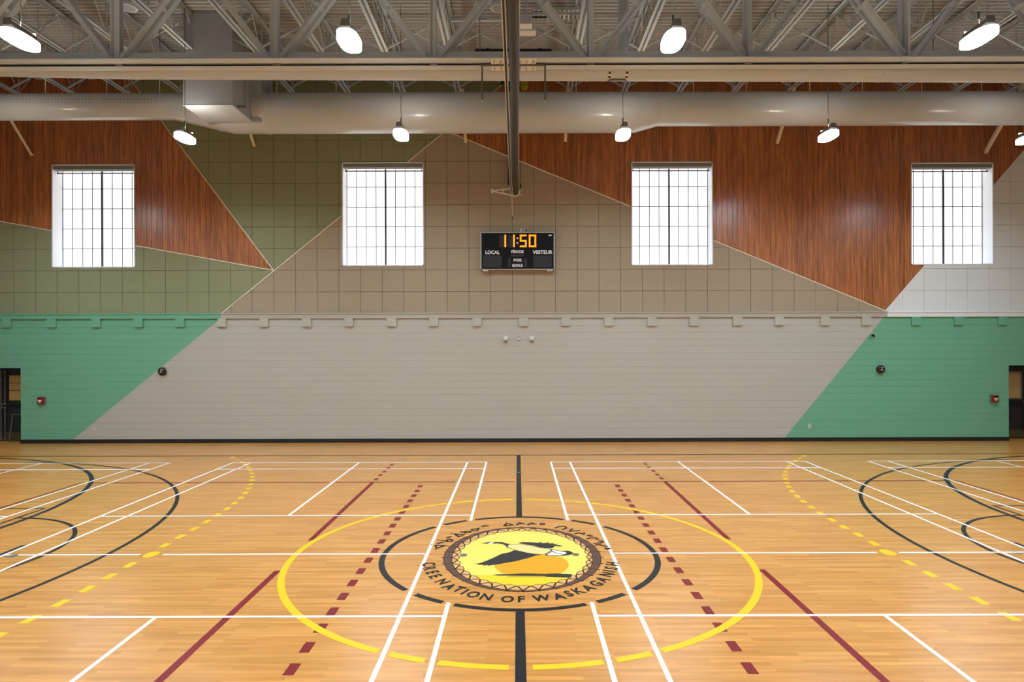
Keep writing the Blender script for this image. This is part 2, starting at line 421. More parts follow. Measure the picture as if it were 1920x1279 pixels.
# ---- windows
WD = .40
def glow_face(mb, name, body, glow, axis):
    me = mb.mesh(name, body); me.materials.append(MATS[glow])
    for p in me.polygons:
        if p.normal.dot(Vector(axis)) > .9: p.material_index = 1
    return me
pane_me = glow_face(MB().box(-.138, .138, -.01, .01, -.288, .288), 'pane', 'window_frame', 'pane', (0, -1, 0))
for i, (a, c, lo, hi) in enumerate(WIN):
    t = .03
    mb = MB()
    mb.box(a, a+t, YW-.012, YW+WD+.06, lo, hi); mb.box(c-t, c, YW-.012, YW+WD+.06, lo, hi)
    mb.box(a, c, YW-.012, YW+WD+.06, lo, lo+t); mb.box(a, c, YW-.012, YW+WD+.06, hi-t, hi)
    win = struct(mb.build('window_%d' % (i+1), 'window_frame'))
    w_, h_ = (c-a-2*t), (hi-lo-2*t); dx, dz = w_/8, h_/5
    yp = YW+WD
    for q in range(8):
        for r in range(5):
            p = link('pane', pane_me, win, (a+t+dx*(q+.5), yp+.012, lo+t+dz*(r+.5))); p.scale = (dx/.276, 1, dz/.576)
    for q in range(0, 9):
        x = a+t+dx*q+(.008 if q == 0 else -.008 if q == 8 else 0)
        if q == 4: MB().box(x-.024, x+.024, yp-.035, yp+.01, lo+t, hi-t).build('mullion', 'mullion', win)
        else: MB().box(x-.011, x+.011, yp-.010, yp+.01, lo+t, hi-t).build('muntin', 'muntin', win)
    for r in range(1, 5):
        z = lo+t+dz*r
        MB().box(a+t, c-t, yp-.009, yp+.01, z-.011, z+.011).build('muntin', 'muntin', win)
    MB().box(a, c, yp+.03, yp+.06, lo, hi).build('weather_panel', 'window_frame', win)
    side = ('leftmost window, between wooden planks', 'window left of the scoreboard', 'window right of the scoreboard', 'rightmost window, beside the white panels')[i]
    rs = thing('roller_shade', 'grey rolled-up shade box at the head of the '+side, 'shade', 'rolled-up window shades', ((a+c)/2, YW+.1, hi-.09))
    hw = (c-a)/2-t
    MB().box(-hw, hw, -.095, .07, -.05, .058).build('cassette', 'cassette', rs)
    MB().box(-hw+.02, hw-.02, -.02, .015, -.085, -.05).build('rolled_fabric', 'window_frame', rs)
    MB().box(-hw+.02, hw-.02, .03, .055, -.145, -.115).build('hem_bar', 'mullion', rs)
    for sx in (-1, 1): MB().box(sx*(hw-.05)-.012, sx*(hw-.05)+.012, .03, .05, -.12, -.05).build('hem_bracket', 'mullion', rs)

# ---- doors in their recesses
def double_door(n, xin, sgn):
    """xin: inner jamb; sgn: -1 goes left, +1 goes right"""
    yb = YW+.50
    lw = .9
    d = MB()
    for k in range(2):
        a = xin+sgn*lw*k; c = xin+sgn*(lw*(k+1)-.01)
        d.box(min(a, c), max(a, c), yb, yb+.05, .012, DZ-.04)
    door = struct(d.build('door_%d' % n, 'door_black'))
    for k in range(2):
        a = xin+sgn*lw*k
        def bx(u0, u1, *r): return (min(a+sgn*u0, a+sgn*u1), max(a+sgn*u0, a+sgn*u1))+r
        zlo, zhi = 1.22, 1.97
        wq = (.18, .74) if k == 0 else (.16, .72)
        mb = MB()
        mb.box(*bx(wq[0]-.04, wq[1]+.04, yb-.02, yb+.01, zhi, zhi+.04)); mb.box(*bx(wq[0]-.04, wq[1]+.04, yb-.02, yb+.01, zlo-.04, zlo))
        mb.box(*bx(wq[0]-.04, wq[0], yb-.02, yb+.01, zlo, zhi)); mb.box(*bx(wq[1], wq[1]+.04, yb-.02, yb+.01, zlo, zhi))
        mb.build('vision_frame', 'grey_metal' if sgn > 0 else 'black_metal', door)
        MB().box(*bx(wq[0], wq[1], yb-.008, yb+.004, zlo, zhi)).build('vision_pane', 'wired_glass', door)
        if sgn < 0:
            for zz in (1.52, 1.74): MB().box(*bx(wq[0], wq[1], yb-.014, yb, zz-.006, zz+.006)).build('glazing_bar', 'black_metal', door)
        MB().box(*bx(.03, .87, yb-.006, yb+.01, .03, .26)).build('kick_plate', 'kick', door)
        MB().box(*bx(.05, .86, yb-.06, yb-.02, 1.03, 1.09)).build('push_bar', 'black_metal', door)
        xr = a+sgn*(.84 if k == 0 else .06)
        mb = MB(); mb.tube([(xr, yb-.04, .06), (xr, yb-.04, 2.08)], .014, 8); mb.box(xr-.03, xr+.03, yb-.06, yb, .98, 1.14); mb.box(xr-.025, xr+.025, yb-.055, yb, 2.02, 2.12); mb.box(xr-.025, xr+.025, yb-.055, yb, .03, .12)
        mb.build('latch_rod', 'grey_metal', door)
    # frame and recess lining
    x0_, x1_ = sorted((xin, xin+sgn*1.8)); fr = MB()
    fr.box(XL if sgn < 0 else xin-.0, xin if sgn < 0 else XR, yb-.03, yb+.08, DZ-.04, DZ+.02)
    xo = xin+sgn*1.8
    a, c = sorted((xo, XL if sgn < 0 else XR)); fr.box(a, c, yb-.03, yb+.08, 0, DZ)
    fr.build('door_frame', 'door_black', door)
    return door
double_door(1, DXL, -1); double_door(2, DXR, 1)
struct(MB().box(XL, DXL, YW+.6, YW+.65, 0, DZ).build('wall_vestibule_left', 'backing'))
struct(MB().box(DXR, XR, YW+.6, YW+.65, 0, DZ).build('wall_vestibule_right', 'backing'))

# ================================================================ FLOOR MARKINGS (flat paint, children of the floor)
def ribbon(mb, pts, w, z):
    """painted strip of width w along a polyline in the floor plane"""
    P = [Vector((p[0], p[1])) for p in pts]; left, right = [], []
    for i, p in enumerate(P):
        a, c = P[max(i-1, 0)], P[min(i+1, len(P)-1)]; t = (c-a).normalized(); n_ = Vector((-t.y, t.x))
        k = 1.0
        if 0 < i < len(P)-1:
            t1 = (P[i]-P[i-1]).normalized(); k = 1/max(.5, n_.dot(Vector((-t1.y, t1.x))))
        left.append(p+n_*w/2*k); right.append(p-n_*w/2*k)
    n = len(P); vs = [(q.x, q.y, z) for q in right+left]
    mb.add(vs, [(i, i+1, n+i+1, n+i) for i in range(n-1)])
def arc(cx, cy, rx, ry, a0, a1, n=96):
    return [(cx+rx*math.cos(a0+(a1-a0)*i/n), cy+ry*math.sin(a0+(a1-a0)*i/n)) for i in range(n+1)]
def runs(pts, keep):
    out, cur = [], []
    for p in pts:
        if keep(p): cur.append(p)
        else:
            if len(cur) > 1: out.append(cur)
            cur = []
    if len(cur) > 1: out.append(cur)
    return out
def dense(a, c, step=.02):
    n = max(2, int(math.hypot(c[0]-a[0], c[1]-a[1])/step)); return [(a[0]+(c[0]-a[0])*i/n, a[1]+(c[1]-a[1])*i/n) for i in range(n+1)]
def finish(mb, name, m, parent=None):
    me = bpy.data.meshes.new(name); me.from_pydata(mb.v, [], mb.f); me.materials.append(MATS[m])
    return link(name, me, parent or floor)
NW = [0]
def mark(name, m, strips, w, z, parent=None):
    mb = MB()
    if m == 'paint_white': NW[0] += 1; z += .00003*NW[0]      # later coats lie over earlier ones
    for s_ in strips: ribbon(mb, s_, w, z)
    return finish(mb, name, m, parent)
Z0 = .0010
WA, WS = .775, 1.235                                # badminton outer and singles line
WHX = [WA, WS, 3.84, 6.45, 6.90, 8.42, 8.9, 11.5]
def clear_white(p, g=.05): return all(abs(abs(p[0])-x) > g for x in WHX) and abs(p[0]) > .075
RC = 1.84
# reds lowest
mark('volleyball_sideline', 'paint_red', runs(dense((-9, 4.5), (9, 4.5)), clear_white), .065, Z0)
mark('volleyball_sideline', 'paint_red', [[(-9, -4.5), (9, -4.5)]], .05, Z0)
for sg, nm in ((-1, 'l'), (1, 'r')):
    mark('volleyball_end_line', 'paint_red', [[(sg*9, 4.5), (sg*9, -4.5)]], .05, Z0)
    mark('attack_line', 'paint_red', [[(sg*3.0, 4.5), (sg*3.0, .60)], [(sg*3.0, -.62), (sg*3.0, -4.5)]], .078, Z0)
    mark('attack_line_extension', 'paint_red', [[(sg*3.0, y-.1), (sg*3.0, y+.1)] for y in (4.80, 5.2, 5.6, 6.02, 6.43)], .08, Z0)
    mark('dashed_coach_line', 'paint_red', [[(sg*1.965, 4.1-.395*k-.1), (sg*1.965, 4.1-.395*k+.1)] for k in range(24)], .095, Z0)
# black basketball
mark('basketball_sideline', 'paint_black', [[(-15, 7.71), (15, 7.71)]], .09, Z0+.0004)
mark('futsal_sideline', 'paint_yellow', [[(-14.6, 7.66), (14.6, 7.66)]], .012, Z0+.0004)
mark('centre_line', 'paint_black', [[(0, 7.69), (0, RC-.03)], [(0, -RC+.03), (0, -7.6)]], .096, Z0+.0004)
for sg in (-1, 1):
    mark('three_point_arc', 'paint_black', [arc(sg*12.43, 0, 6.9, 6.9, PI/2-.06, -PI/2+.06, 160) if sg < 0 else arc(sg*12.43, 0, 6.9, 6.9, PI/2+.06, 1.5*PI-.06, 160)], .065, Z0+.0004)
    mark('free_throw_circle', 'paint_black', [arc(sg*8.2, 0, 1.84, 1.84, PI/2, -PI/2, 60) if sg < 0 else arc(sg*8.2, 0, 1.84, 1.84, PI/2, 1.5*PI, 60)], .06, Z0+.0004)
    mark('free_throw_lane', 'paint_black', [[(sg*14, 2.45), (sg*8.2, 2.45), (sg*8.2, -2.45), (sg*14, -2.45)]], .05, Z0+.0004)
    a6 = [(sg*14-sg*6*math.cos(t), 1.5+6*math.sin(t)) for t in [PI/2*i/60 for i in range(61)]]
    mark('goal_area_line', 'paint_navy', [a6[::-1]+[(p[0], -p[1]) for p in a6]], .085, Z0+.0006)
    mark('penalty_line', 'paint_navy', [[(sg*6.95, .42), (sg*6.95, -.55)]], .08, Z0+.0006)
    a9 = [(sg*14-sg*9.02*math.cos(t), 1.5+9.02*math.sin(t)) for t in [PI/2*i/200 for i in range(201)]]
    path = [(sg*4.95, 0)]+[(sg*4.97, y*.1) for y in range(1, 15)]+a9
    # dashes every 0.4 m measured from mid line, both ways
    cum = [0]
    for i in range(1, len(path)): cum.append(cum[-1]+math.hypot(path[i][0]-path[i-1][0], path[i][1]-path[i-1][1]))
    def at(s_):
        for i in range(1, len(path)):
            if cum[i] >= s_:
                t = (s_-cum[i-1])/(cum[i]-cum[i-1]); return (path[i-1][0]+(path[i][0]-path[i-1][0])*t, path[i-1][1]+(path[i][1]-path[i-1][1])*t)
        return path[-1]
    st = []
    for k in range(1, 21):
        q = [at(.4*k-.1), at(.4*k), at(.4*k+.1)]
        if q[1][1] > 7.6: break
        st += [q, [(p[0], -p[1]) for p in q]]
    mark('nine_metre_dashed_line', 'paint_yellow', st, .095, Z0+.0002)
    mb = MB(); pts = arc(sg*4.93, 0, .09, .13, 0, 2*PI, 24)[:-1]; mb.add([(p[0], p[1], Z0+.0010) for p in pts], [tuple(range(24))])
    finish(mb, 'penalty_spot', 'paint_yellow')
# yellow circle
mark('yellow_centre_circle', 'paint_yellow', runs(arc(0, 0, 2.99, 2.99, 0, 2*PI, 900), lambda p: abs(p[0]) > .09 and abs(abs(p[0])-WA) > (.05 if p[1] < 0 else .035) and abs(abs(p[0])-WS) > (.05 if p[1] < 0 else .035)), .084, Z0+.0006)
# black centre circle with breaks at the white lines
mark('centre_circle', 'paint_black', runs(arc(0, 0, RC-.033, RC-.033, 0, 2*PI, 1200), lambda p: abs(abs(p[0])-WA) > .062 and abs(abs(p[0])-WS) > .062), .076, Z0+.0008)
# white badminton lines
ww, zw = .045, Z0+.0008
yc = math.sqrt(RC**2-WA**2)
for sg in (-1, 1):
    mark('badminton_side_line', 'paint_white', [[(sg*WA, 6.73), (sg*WA, yc-.06)], [(sg*WA, -yc+.06), (sg*WA, -6.7)]], ww, zw)
    mark('badminton_singles_line', 'paint_white', [[(sg*WS, 6.73), (sg*WS, -6.7)]], ww, zw)
    mark('badminton_singles_line', 'paint_white', [[(sg*6.45, 6.73), (sg*6.45, -6.7)]], ww, zw)
    mark('badminton_side_line', 'paint_white', [[(sg*6.90, 6.73), (sg*6.90, -6.7)]], ww, zw)
    mark('badminton_back_line', 'paint_white', [[(sg*(WA-.02), 6.73), (sg*6.92, 6.73)]], .06, zw)
    mark('badminton_long_service_line', 'paint_white', [[(sg*WA, 5.92), (sg*6.9, 5.92)]], .06, zw)
    mark('badminton_short_service_line', 'paint_white', [[(sg*WA, 1.93), (sg*6.9, 1.93)]], ww, zw)
    mark('badminton_short_service_line', 'paint_white', [[(sg*WA, -1.955), (sg*6.9, -1.955)]], ww, zw)
    mark('badminton_net_line', 'paint_white', [[(sg*(WS+.03), 0), (sg*4.78, 0)], [(sg*5.08, 0), (sg*6.9, 0)]], .04, zw)
    mark('badminton_centre_line', 'paint_white', [[(sg*3.84, 6.73), (sg*3.80, 1.93)], [(sg*3.74, -1.955), (sg*3.66, -6.7)]], ww, zw)
    mark('badminton_side_line', 'paint_white', [[(sg*8.42, 6.73), (sg*8.42, -6.7)]], ww, zw)
    mark('badminton_singles_line', 'paint_white', [[(sg*8.9, 6.73), (sg*8.9, -6.7)]], ww, zw)
    mark('badminton_back_line', 'paint_white', [[(sg*8.40, 6.73), (sg*14.5, 6.73)]], .06, zw)
    mark('badminton_long_service_line', 'paint_white', [[(sg*8.42, 5.92), (sg*14.5, 5.92)]], .06, zw)
    mark('badminton_short_service_line', 'paint_white', [[(sg*8.42, 1.93), (sg*14.5, 1.93)]], ww, zw)
    mark('badminton_centre_line', 'paint_white', [[(sg*11.5, 6.73), (sg*11.5, 1.93)]], ww, zw)
# floor sockets
def disc(name, m, cx, cy, rx, ry, z, parent=None, n=24):
    pts = arc(cx, cy, rx, ry, 0, 2*PI, n)[:-1]; mb = MB(); mb.add([(p[0], p[1], z) for p in pts], [tuple(range(n))]); return finish(mb, name, m, parent)
x, y = F(22, 1043); disc('floor_socket', 'socket', x, y, .07, .07, Z0+.0012)
x, y = F(1905, 1036); disc('floor_socket', 'socket', x, y, .07, .07, Z0+.0012)
x, y = F(972, 886); disc('floor_socket', 'socket', x, y, .10, .07, Z0+.0012)

# ---- centre emblem
ze = Z0+.0004
emblem = disc('court_emblem', 'logo_wood', .04, -.045, .97, 1.215, ze, None, 72)
def poly(name, m, pts, z, org, sc):
    P = [F(org[0]+p[0]/sc, org[1]+p[1]/sc) for p in pts]
    if area(P) < 0: P = P[::-1]
    mb = MB(); mb.add([(p[0], p[1], z) for p in P], [tuple(range(len(P)))]); return finish(mb, name, m, emblem)
def stroke(name, m, lines, w, z, org, sc, parent=None):
    return mark(name, m, [[F(org[0]+p[0]/sc, org[1]+p[1]/sc) for p in l] for l in lines], w, z, parent or emblem)
# yellow field with scalloped edge
NS = 34; n = NS*8; pts = []
def field(t):
    k = 1-.035*abs(math.sin(NS*t/2)); return (.045+.87*k*math.cos(t), -.05+1.105*k*math.sin(t))
pts = [field(2*PI*i/n) for i in range(n)]
mb = MB(); mb.add([(p[0], p[1], ze+.0004) for p in pts], [tuple(range(n))]); finish(mb, 'emblem_field', 'logo_yellow', emblem)
mark('field_outline', 'logo_line', [pts+[pts[0]]], .011, ze+.0005, emblem)
yh = F(930, 1078.6)[1]; low = [p for p in pts if p[1] < yh]
low = sorted(low, key=lambda p: math.atan2(p[1]-yh-.001, p[0]))
mb = MB(); mb.add([(p[0], p[1], ze+.0005) for p in low], [tuple(range(len(low)))]); finish(mb, 'emblem_shore', 'logo_gold', emblem)
# hoop with lacing
ring = MB(); n = 96
for i in range(n):
    a0, a1 = 2*PI*i/n, 2*PI*(i+1)/n
    def rp(t, o):
        thick = .024+.046*abs(math.cos(t))
        return (.035+(1.035-o*thick*1.5)*math.cos(t), -.042+(1.272-o*thick*1.2)*math.sin(t), ze+.0007)
    ring.add([rp(a0, 0), rp(a1, 0), rp(a1, 1), rp(a0, 1)], [(0, 1, 2, 3)])
finish(ring, 'emblem_hoop', 'logo_brown', emblem)
for o_ in (0, 1):
    mark('hoop_outline', 'logo_line', [[rp(2*PI*i/n, o_)[:2] for i in range(n+1)]], .012, ze+.0009, emblem)
mark('hoop_split', 'logo_line', [[rp(t0+.55*i/12, .5)[:2] for i in range(13)] for t0 in (2.75, -.2)], .008, ze+.0009, emblem)
st = []
for i in range(NS):
    a0 = 2*PI*(i+.5)/NS; q = rp(a0, 1.0)[:2]; o_ = rp(a0, -.35)[:2]
    st.append([o_, q, field(2*PI*(i+.96)/NS)]); st.append([q, field(2*PI*(i+.04)/NS)])
mark('hoop_lacing', 'logo_line', st, .021, ze+.0010, emblem)
G, S6 = (880, 1000), 9.143
poly('rising_sun', 'logo_orange', [(420, 540), (440, 590), (480, 635), (560, 685), (600, 694), (1560, 694), (1640, 650), (1690, 595), (1705, 545), (1685, 485), (1640, 445), (1570, 413), (1450, 395), (1290, 368), (1150, 370), (600, 490)], ze+.0007, G, S6)
poly('goose_shadow', 'logo_dark', [(400, 718), (480, 708), (700, 700), (900, 690), (1300, 697), (1500, 690), (1600, 697), (1765, 705), (1740, 765), (1500, 758), (1300, 750), (1310, 738), (900, 735), (480, 728)], ze+.0008, G, S6)
stroke('goose_shadow_line', 'logo_dark', [[(650, 752), (1320, 752)]], .012, ze+.0009, G, S6)
poly('goose_lower_wing', 'logo_dark', [(65, 530), (180, 515), (300, 470), (420, 420), (540, 360), (700, 325), (770, 290), (860, 310), (1000, 340), (1120, 360), (1240, 368), (1150, 385), (1000, 430), (870, 465), (740, 495), (600, 515), (540, 530), (420, 545), (310, 565), (330, 548), (225, 562), (255, 545), (140, 545), (160, 530)], ze+.0009, G, S6)
body = [(650, 225), (680, 195), (850, 195), (960, 205), (1100, 225), (1250, 260), (1380, 272), (1410, 300), (1360, 325), (1300, 360), (1200, 362), (1000, 340), (860, 308), (720, 270), (665, 250)]
poly('goose_body', 'logo_tan', body, ze+.0010, G, S6)
stroke('goose_body_outline', 'logo_dark', [body+[body[0]]], .012, ze+.0011, G, S6)
poly('goose_tail_dark', 'logo_dark', [(1395, 268), (1540, 303), (1700, 300), (1760, 325), (1785, 345), (1740, 370), (1640, 390), (1480, 397), (1290, 382), (1310, 368), (1400, 310)], ze+.0010, G, S6)
poly('goose_tail_white', 'logo_white' if 'logo_white' in MATS else 'paint_white', [(1330, 372), (1405, 322), (1400, 280), (1500, 303), (1640, 325), (1668, 348), (1640, 366), (1550, 382), (1400, 382)], ze+.0012, G, S6)
stroke('goose_tail_line', 'logo_dark', [[(1385, 272), (1430, 320), (1530, 355), (1650, 365)], [(1310, 372), (1405, 318)]], .02, ze+.0013, G, S6)
poly('goose_neck', 'logo_dark', [(190, 178), (270, 165), (350, 150), (430, 152), (560, 155), (640, 178), (720, 195), (665, 203), (648, 230), (690, 268), (655, 255), (620, 215), (570, 190), (480, 178), (400, 182), (330, 182)], ze+.0012, G, S6)
poly('goose_cheek', 'paint_white', [(310, 181), (370, 157), (420, 157), (395, 181)], ze+.0013, G, S6)
poly('goose_upper_wing', 'logo_dark', [(835, 170), (900, 155), (1050, 158), (1180, 165), (1255, 150), (1230, 170), (1290, 170), (1380, 155), (1350, 178), (1460, 170), (1430, 190), (1520, 185), (1480, 205), (1575, 205), (1540, 218), (1620, 228), (1560, 232), (1460, 222), (1450, 245), (1400, 262), (1310, 262), (1200, 245), (1100, 215), (950, 195)], ze+.0012, G, S6)
x, y = F(868.9, 1041.4); disc('floor_socket', 'socket', x, y, .053, .062, ze+.0014, emblem)
x, y = F(1079.3, 1040.3); disc('floor_socket', 'socket', x, y, .05, .062, ze+.0014, emblem)

# lettering
def glyph_mesh(txt, bold=.0):
    c = bpy.data.curves.new('lettering', 'FONT'); c.body = txt; c.size = 1; c.offset = bold; c.align_x = 'LEFT'; c.resolution_u = 4
    o = bpy.data.objects.new('lettering', c); COL.objects.link(o)
    dg = bpy.context.evaluated_depsgraph_get(); me = bpy.data.meshes.new_from_object(o.evaluated_get(dg))
    vs = [tuple(v.co) for v in me.vertices]; fs = [tuple(p.vertices) for p in me.polygons]
    bpy.data.objects.remove(o); bpy.data.curves.remove(c); bpy.data.meshes.remove(me)
    return vs, fs
LET = [('C', 804.8, 1058.4), ('R', 806.4, 1066.3), ('E', 811.6, 1073.5), ('E', 817.3, 1080.8), ('N', 830.8, 1090.7), ('A', 843.4, 1100.2), ('T', 861.0, 1105.0), ('I', 872, 1110), ('O', 888.1, 1114.7), ('N', 912.6, 1119.4),
       ('O', 951.7, 1123.5), ('F', 977.5, 1123.5), ('W', 1015, 1121.5), ('A', 1047.5, 1118.3), ('S', 1066, 1113.1), ('K', 1083.8, 1107.9), ('A', 1102, 1102.4), ('G', 1116.6, 1094.4), ('A', 1128.6, 1087), ('N', 1136.9, 1077.2), ('I', 1141, 1071), ('S', 1145.2, 1065.7), ('H', 1147.3, 1057.6)]
mb = MB()
for (ch, u, v) in LET:
    vs, fs = glyph_mesh(ch, .028)
    x0_, x1_ = min(p[0] for p in vs), max(p[0] for p in vs); y0_, y1_ = min(p[1] for p in vs), max(p[1] for p in vs)
    k = .165/.729; px, py = F(u, v)
    # letters stand on an outer ellipse; their tops point to the emblem's centre
    nx, ny = (px-.03)/1.50**2, (py+.02)/1.56**2; ln = math.hypot(nx, ny); nx, ny = nx/ln, ny/ln
    up = Vector((-nx, -ny)); rt = Vector((up.y, -up.x)); kx = k*.80
    mb.add([(px+rt.x*(p[0]-(x0_+x1_)/2)*kx+up.x*(p[1]-.3645)*k, py+rt.y*(p[0]-(x0_+x1_)/2)*kx+up.y*(p[1]-.3645)*k, zw+.0018) for p in vs], fs)
finish(mb, 'emblem_lettering', 'paint_black', emblem)
def ell(cx, cy, rx, ry, n=16): return [(cx+rx*math.cos(2*PI*i/n), cy+ry*math.sin(2*PI*i/n)) for i in range(n+1)]
O1, O2, O3, S1 = (800, 965), (920, 965), (1020, 965), 13.714
s1 = [[(215, 912), (250, 912)], [(225, 790), (480, 800), (250, 872), (225, 790)], [(108, 778), (150, 778)], [(255, 738), (310, 742), (350, 722), (435, 722)], [(275, 658), (325, 658)],
      [(365, 665), (480, 690), (560, 694)], ell(590, 668, 78, 26), [(500, 597), (600, 607)], [(555, 570), (650, 580)], [(620, 487), (655, 487)], [(705, 500), (985, 515), (830, 570), (705, 500)],
      [(865, 435), (960, 462), (1020, 475)], ell(1055, 450, 72, 21), ell(1240, 395, 80, 23), [(1290, 374), (1360, 345)], [(1400, 300), (1450, 308), (1520, 286), (1560, 300), (1600, 297)]]
stroke('syllabic_lettering', 'paint_black', s1, .034, zw+.0018, O1, S1)
s2 = [[(345, 293), (420, 222), (580, 276), (345, 293)], [(683, 275), (690, 240), (860, 240), (712, 203)], [(960, 275), (985, 242), (1150, 250), (1025, 207)], ell(1330, 245, 52, 18)]
stroke('syllabic_lettering', 'paint_black', s2, .034, zw+.0018, O2, S1)
s3 = [[(280, 350), (400, 307), (520, 307), (585, 338), (540, 365), (460, 390)], [(735, 365), (650, 435), (930, 410)], [(790, 495), (900, 470), (1020, 512), (1040, 460)], [(1105, 545), (1200, 525)], [(1165, 565), (1260, 548)],
      [(1085, 628), (1200, 605), (1320, 600), (1390, 625), (1330, 640)], [(1380, 682), (1470, 680), (1515, 705), (1450, 735), (1270, 745)], [(1315, 788), (1450, 780), (1530, 812), (1660, 818)], ell(1638, 880, 55, 12)]
stroke('syllabic_lettering', 'paint_black', s3, .034, zw+.0018, O3, S1)

# ================================================================ ROOF STEEL
# joists running from the near wall to the far wall
JS, JX0, ZB, ZJT = 1.534, -.11, 9.86, 10.70
ORD = ['', 'first', 'second', 'third', 'fourth', 'fifth', 'sixth', 'seventh', 'eighth', 'ninth', 'tenth']
Y0J, Y1J = YF+.02, YW-.02
def joist_mesh(kind):
    mb = MB()
    if kind == 'bottom_chord':
        for s in (-1, 1):
            mb.box(min(s*.02, s*.085), max(s*.02, s*.085), Y0J+.6, Y1J-.25, 0, .010); mb.box(min(s*.02, s*.03), max(s*.02, s*.03), Y0J+.6, Y1J-.25, 0, .075)
    elif kind == 'top_chord':
        h = ZJT-ZB
        for s in (-1, 1):
            mb.box(min(s*.02, s*.085), max(s*.02, s*.085), Y0J, Y1J, h-.01, h); mb.box(min(s*.02, s*.03), max(s*.02, s*.03), Y0J, Y1J, h-.075, h)
    return mb.mesh(kind, 'joist_paint')
web_me = MB().tube([(0, -.55, ZJT-ZB-.04), (0, 0, .04), (0, .55, ZJT-ZB-.04)], .014, 6).mesh('web_rod', 'joist_paint')
post_me = MB().tube([(0, 0, .03), (0, 0, ZJT-ZB-.04)], .012, 6).mesh('web_post', 'joist_paint')
seat_me = MB().box(-.11, .11, -.12, .12, 0, .09).mesh('bearing_seat', 'joist_paint')
bc_me, tc_me = joist_mesh('bottom_chord'), joist_mesh('top_chord')
h = ZJT-ZB
br_me = [MB().bar((.05, 0, .03), (JS-.05, 0, h-.05), .035, .035).mesh('bridging_bar', 'joist_paint'), MB().bar((.05, .03, h-.05), (JS-.05, .03, .03), .035, .035).mesh('bridging_bar', 'joist_paint')]
for k in range(-10, 11):
    x = JX0+JS*k
    lab = 'open-web steel roof joist directly above the rolled divider curtain' if k == 0 else '%s open-web roof joist to the %s of the rolled divider curtain' % (ORD[abs(k)], 'left' if k < 0 else 'right')
    j = thing('roof_joist', lab, 'joist', 'roof joists', (x, 0, ZB))
    link('bottom_chord', bc_me, j); link('top_chord', tc_me, j)
    y = Y1J-.8
    while y > -1:
        link('web_rod', web_me, j, (0, y, 0)); link('web_post', post_me, j, (0, y+.55, 0)) if False else None
        link('web_post', post_me, j, (0, y, 0)); y -= 1.1
    link('bearing_seat', seat_me, j, (0, Y1J-.14, h-.10))
    if k < 10:
        for yy in (W(0, 0, 0).y+6.55, 8.75):
            for me in br_me: link('bridging_bar', me, j, (0, yy, 0))
# truss girder across the hall
YG, ZG, ZGT = 3.574, 8.29, 10.28
gird = thing('roof_girder', 'deep steel truss girder with double bottom chord spanning the whole hall', 'girder', None, (0, YG+.25, ZG))
def gp(mb, name, m='steel', smooth=False):
    o = mb.build(name, m, gird, smooth); o.location = (0, -(YG+.25), -ZG); return o
lw, gap = .22, .07
ya, yb_ = YG+lw, YG+lw+gap
mb = MB(); mb.box(XL, XR, YG, ya, ZG, ZG+.02); mb.box(XL, XR, ya-.02, ya, ZG, ZG+.215); gp(mb, 'bottom_chord_angle')
mb = MB(); mb.box(XL, XR, yb_, yb_+lw, ZG, ZG+.02); mb.box(XL, XR, yb_, yb_+.02, ZG, ZG+.215); gp(mb, 'bottom_chord_angle')
mb = MB(); mb.box(XL, XR, YG, ya, ZGT-.02, ZGT); mb.box(XL, XR, ya-.02, ya, ZGT-.2, ZGT); gp(mb, 'top_chord_angle')
mb = MB(); mb.box(XL, XR, yb_, yb_+lw, ZGT-.02, ZGT); mb.box(XL, XR, yb_, yb_+.02, ZGT-.2, ZGT); gp(mb, 'top_chord_angle')
for i in range(-11, 12, 2):
    px_ = JX0+JS*i
    if not XL+.3 < px_ < XR-.3: continue
    for s in (-1, 1):
        yy = ya-.02 if s < 0 else yb_+.02
        mb = MB(); mb.angle((px_-.055, yy, ZG+.03), (px_-.055, yy, ZGT-.03), (1, 0, 0), (0, s, 0), .11, .012); gp(mb, 'vertical')
        for d in (-1, 1):
            x2 = px_+d*JS
            if not XL < x2 < XR: continue
            a = Vector((px_+d*.12, yy, ZG+.09)); c = Vector((x2-d*.06, yy, ZGT-.1)); t = (c-a).normalized(); nrm = Vector((-t.z, 0, t.x))
            mb = MB(); mb.angle(a-nrm*.055, c-nrm*.055, nrm, (0, s, 0), .115, .012); gp(mb, 'diagonal')
    for d in (-1, 1):
        a = Vector((px_, (ya+yb_)/2, ZG+.09)); c = Vector((px_+d*JS, (ya+yb_)/2, ZGT-.1)); m_ = a.lerp(c, .56)
        mb = MB(); t = (c-a).normalized(); mb.bar(m_-t*.04, m_+t*.04, .29, .11, up=(-t.z, 0, t.x)); gp(mb, 'stitch_plate')
    mb = MB(); mb.box(px_-.07, px_+.07, ya, yb_, ZG+.002, ZG+.03); gp(mb, 'gap_spacer', 'grey_metal')
# bolted splice at mid span
xs0, xs1 = W(920, 110, YG).x, W(1006, 110, YG).x
mb = MB(); mb.box(xs0, xs1, YG-.012, ya, ZG-.016, ZG); mb.box(xs0, xs1, yb_, yb_+lw+.012, ZG-.016, ZG); gp(mb, 'splice_plate', 'white_metal')
bolt_me = MB().tube([(0, 0, 0), (0, 0, -.03)], .017, 6).mesh('bolt', 'steel')
for i in range(7):
    x = xs0+(xs1-xs0)*(i+.5)/7
    for yy in (YG+.07, YG+.15, yb_+.07, yb_+.15):
        link('bolt', bolt_me, gird, (x, yy-YG-.25, -.016))

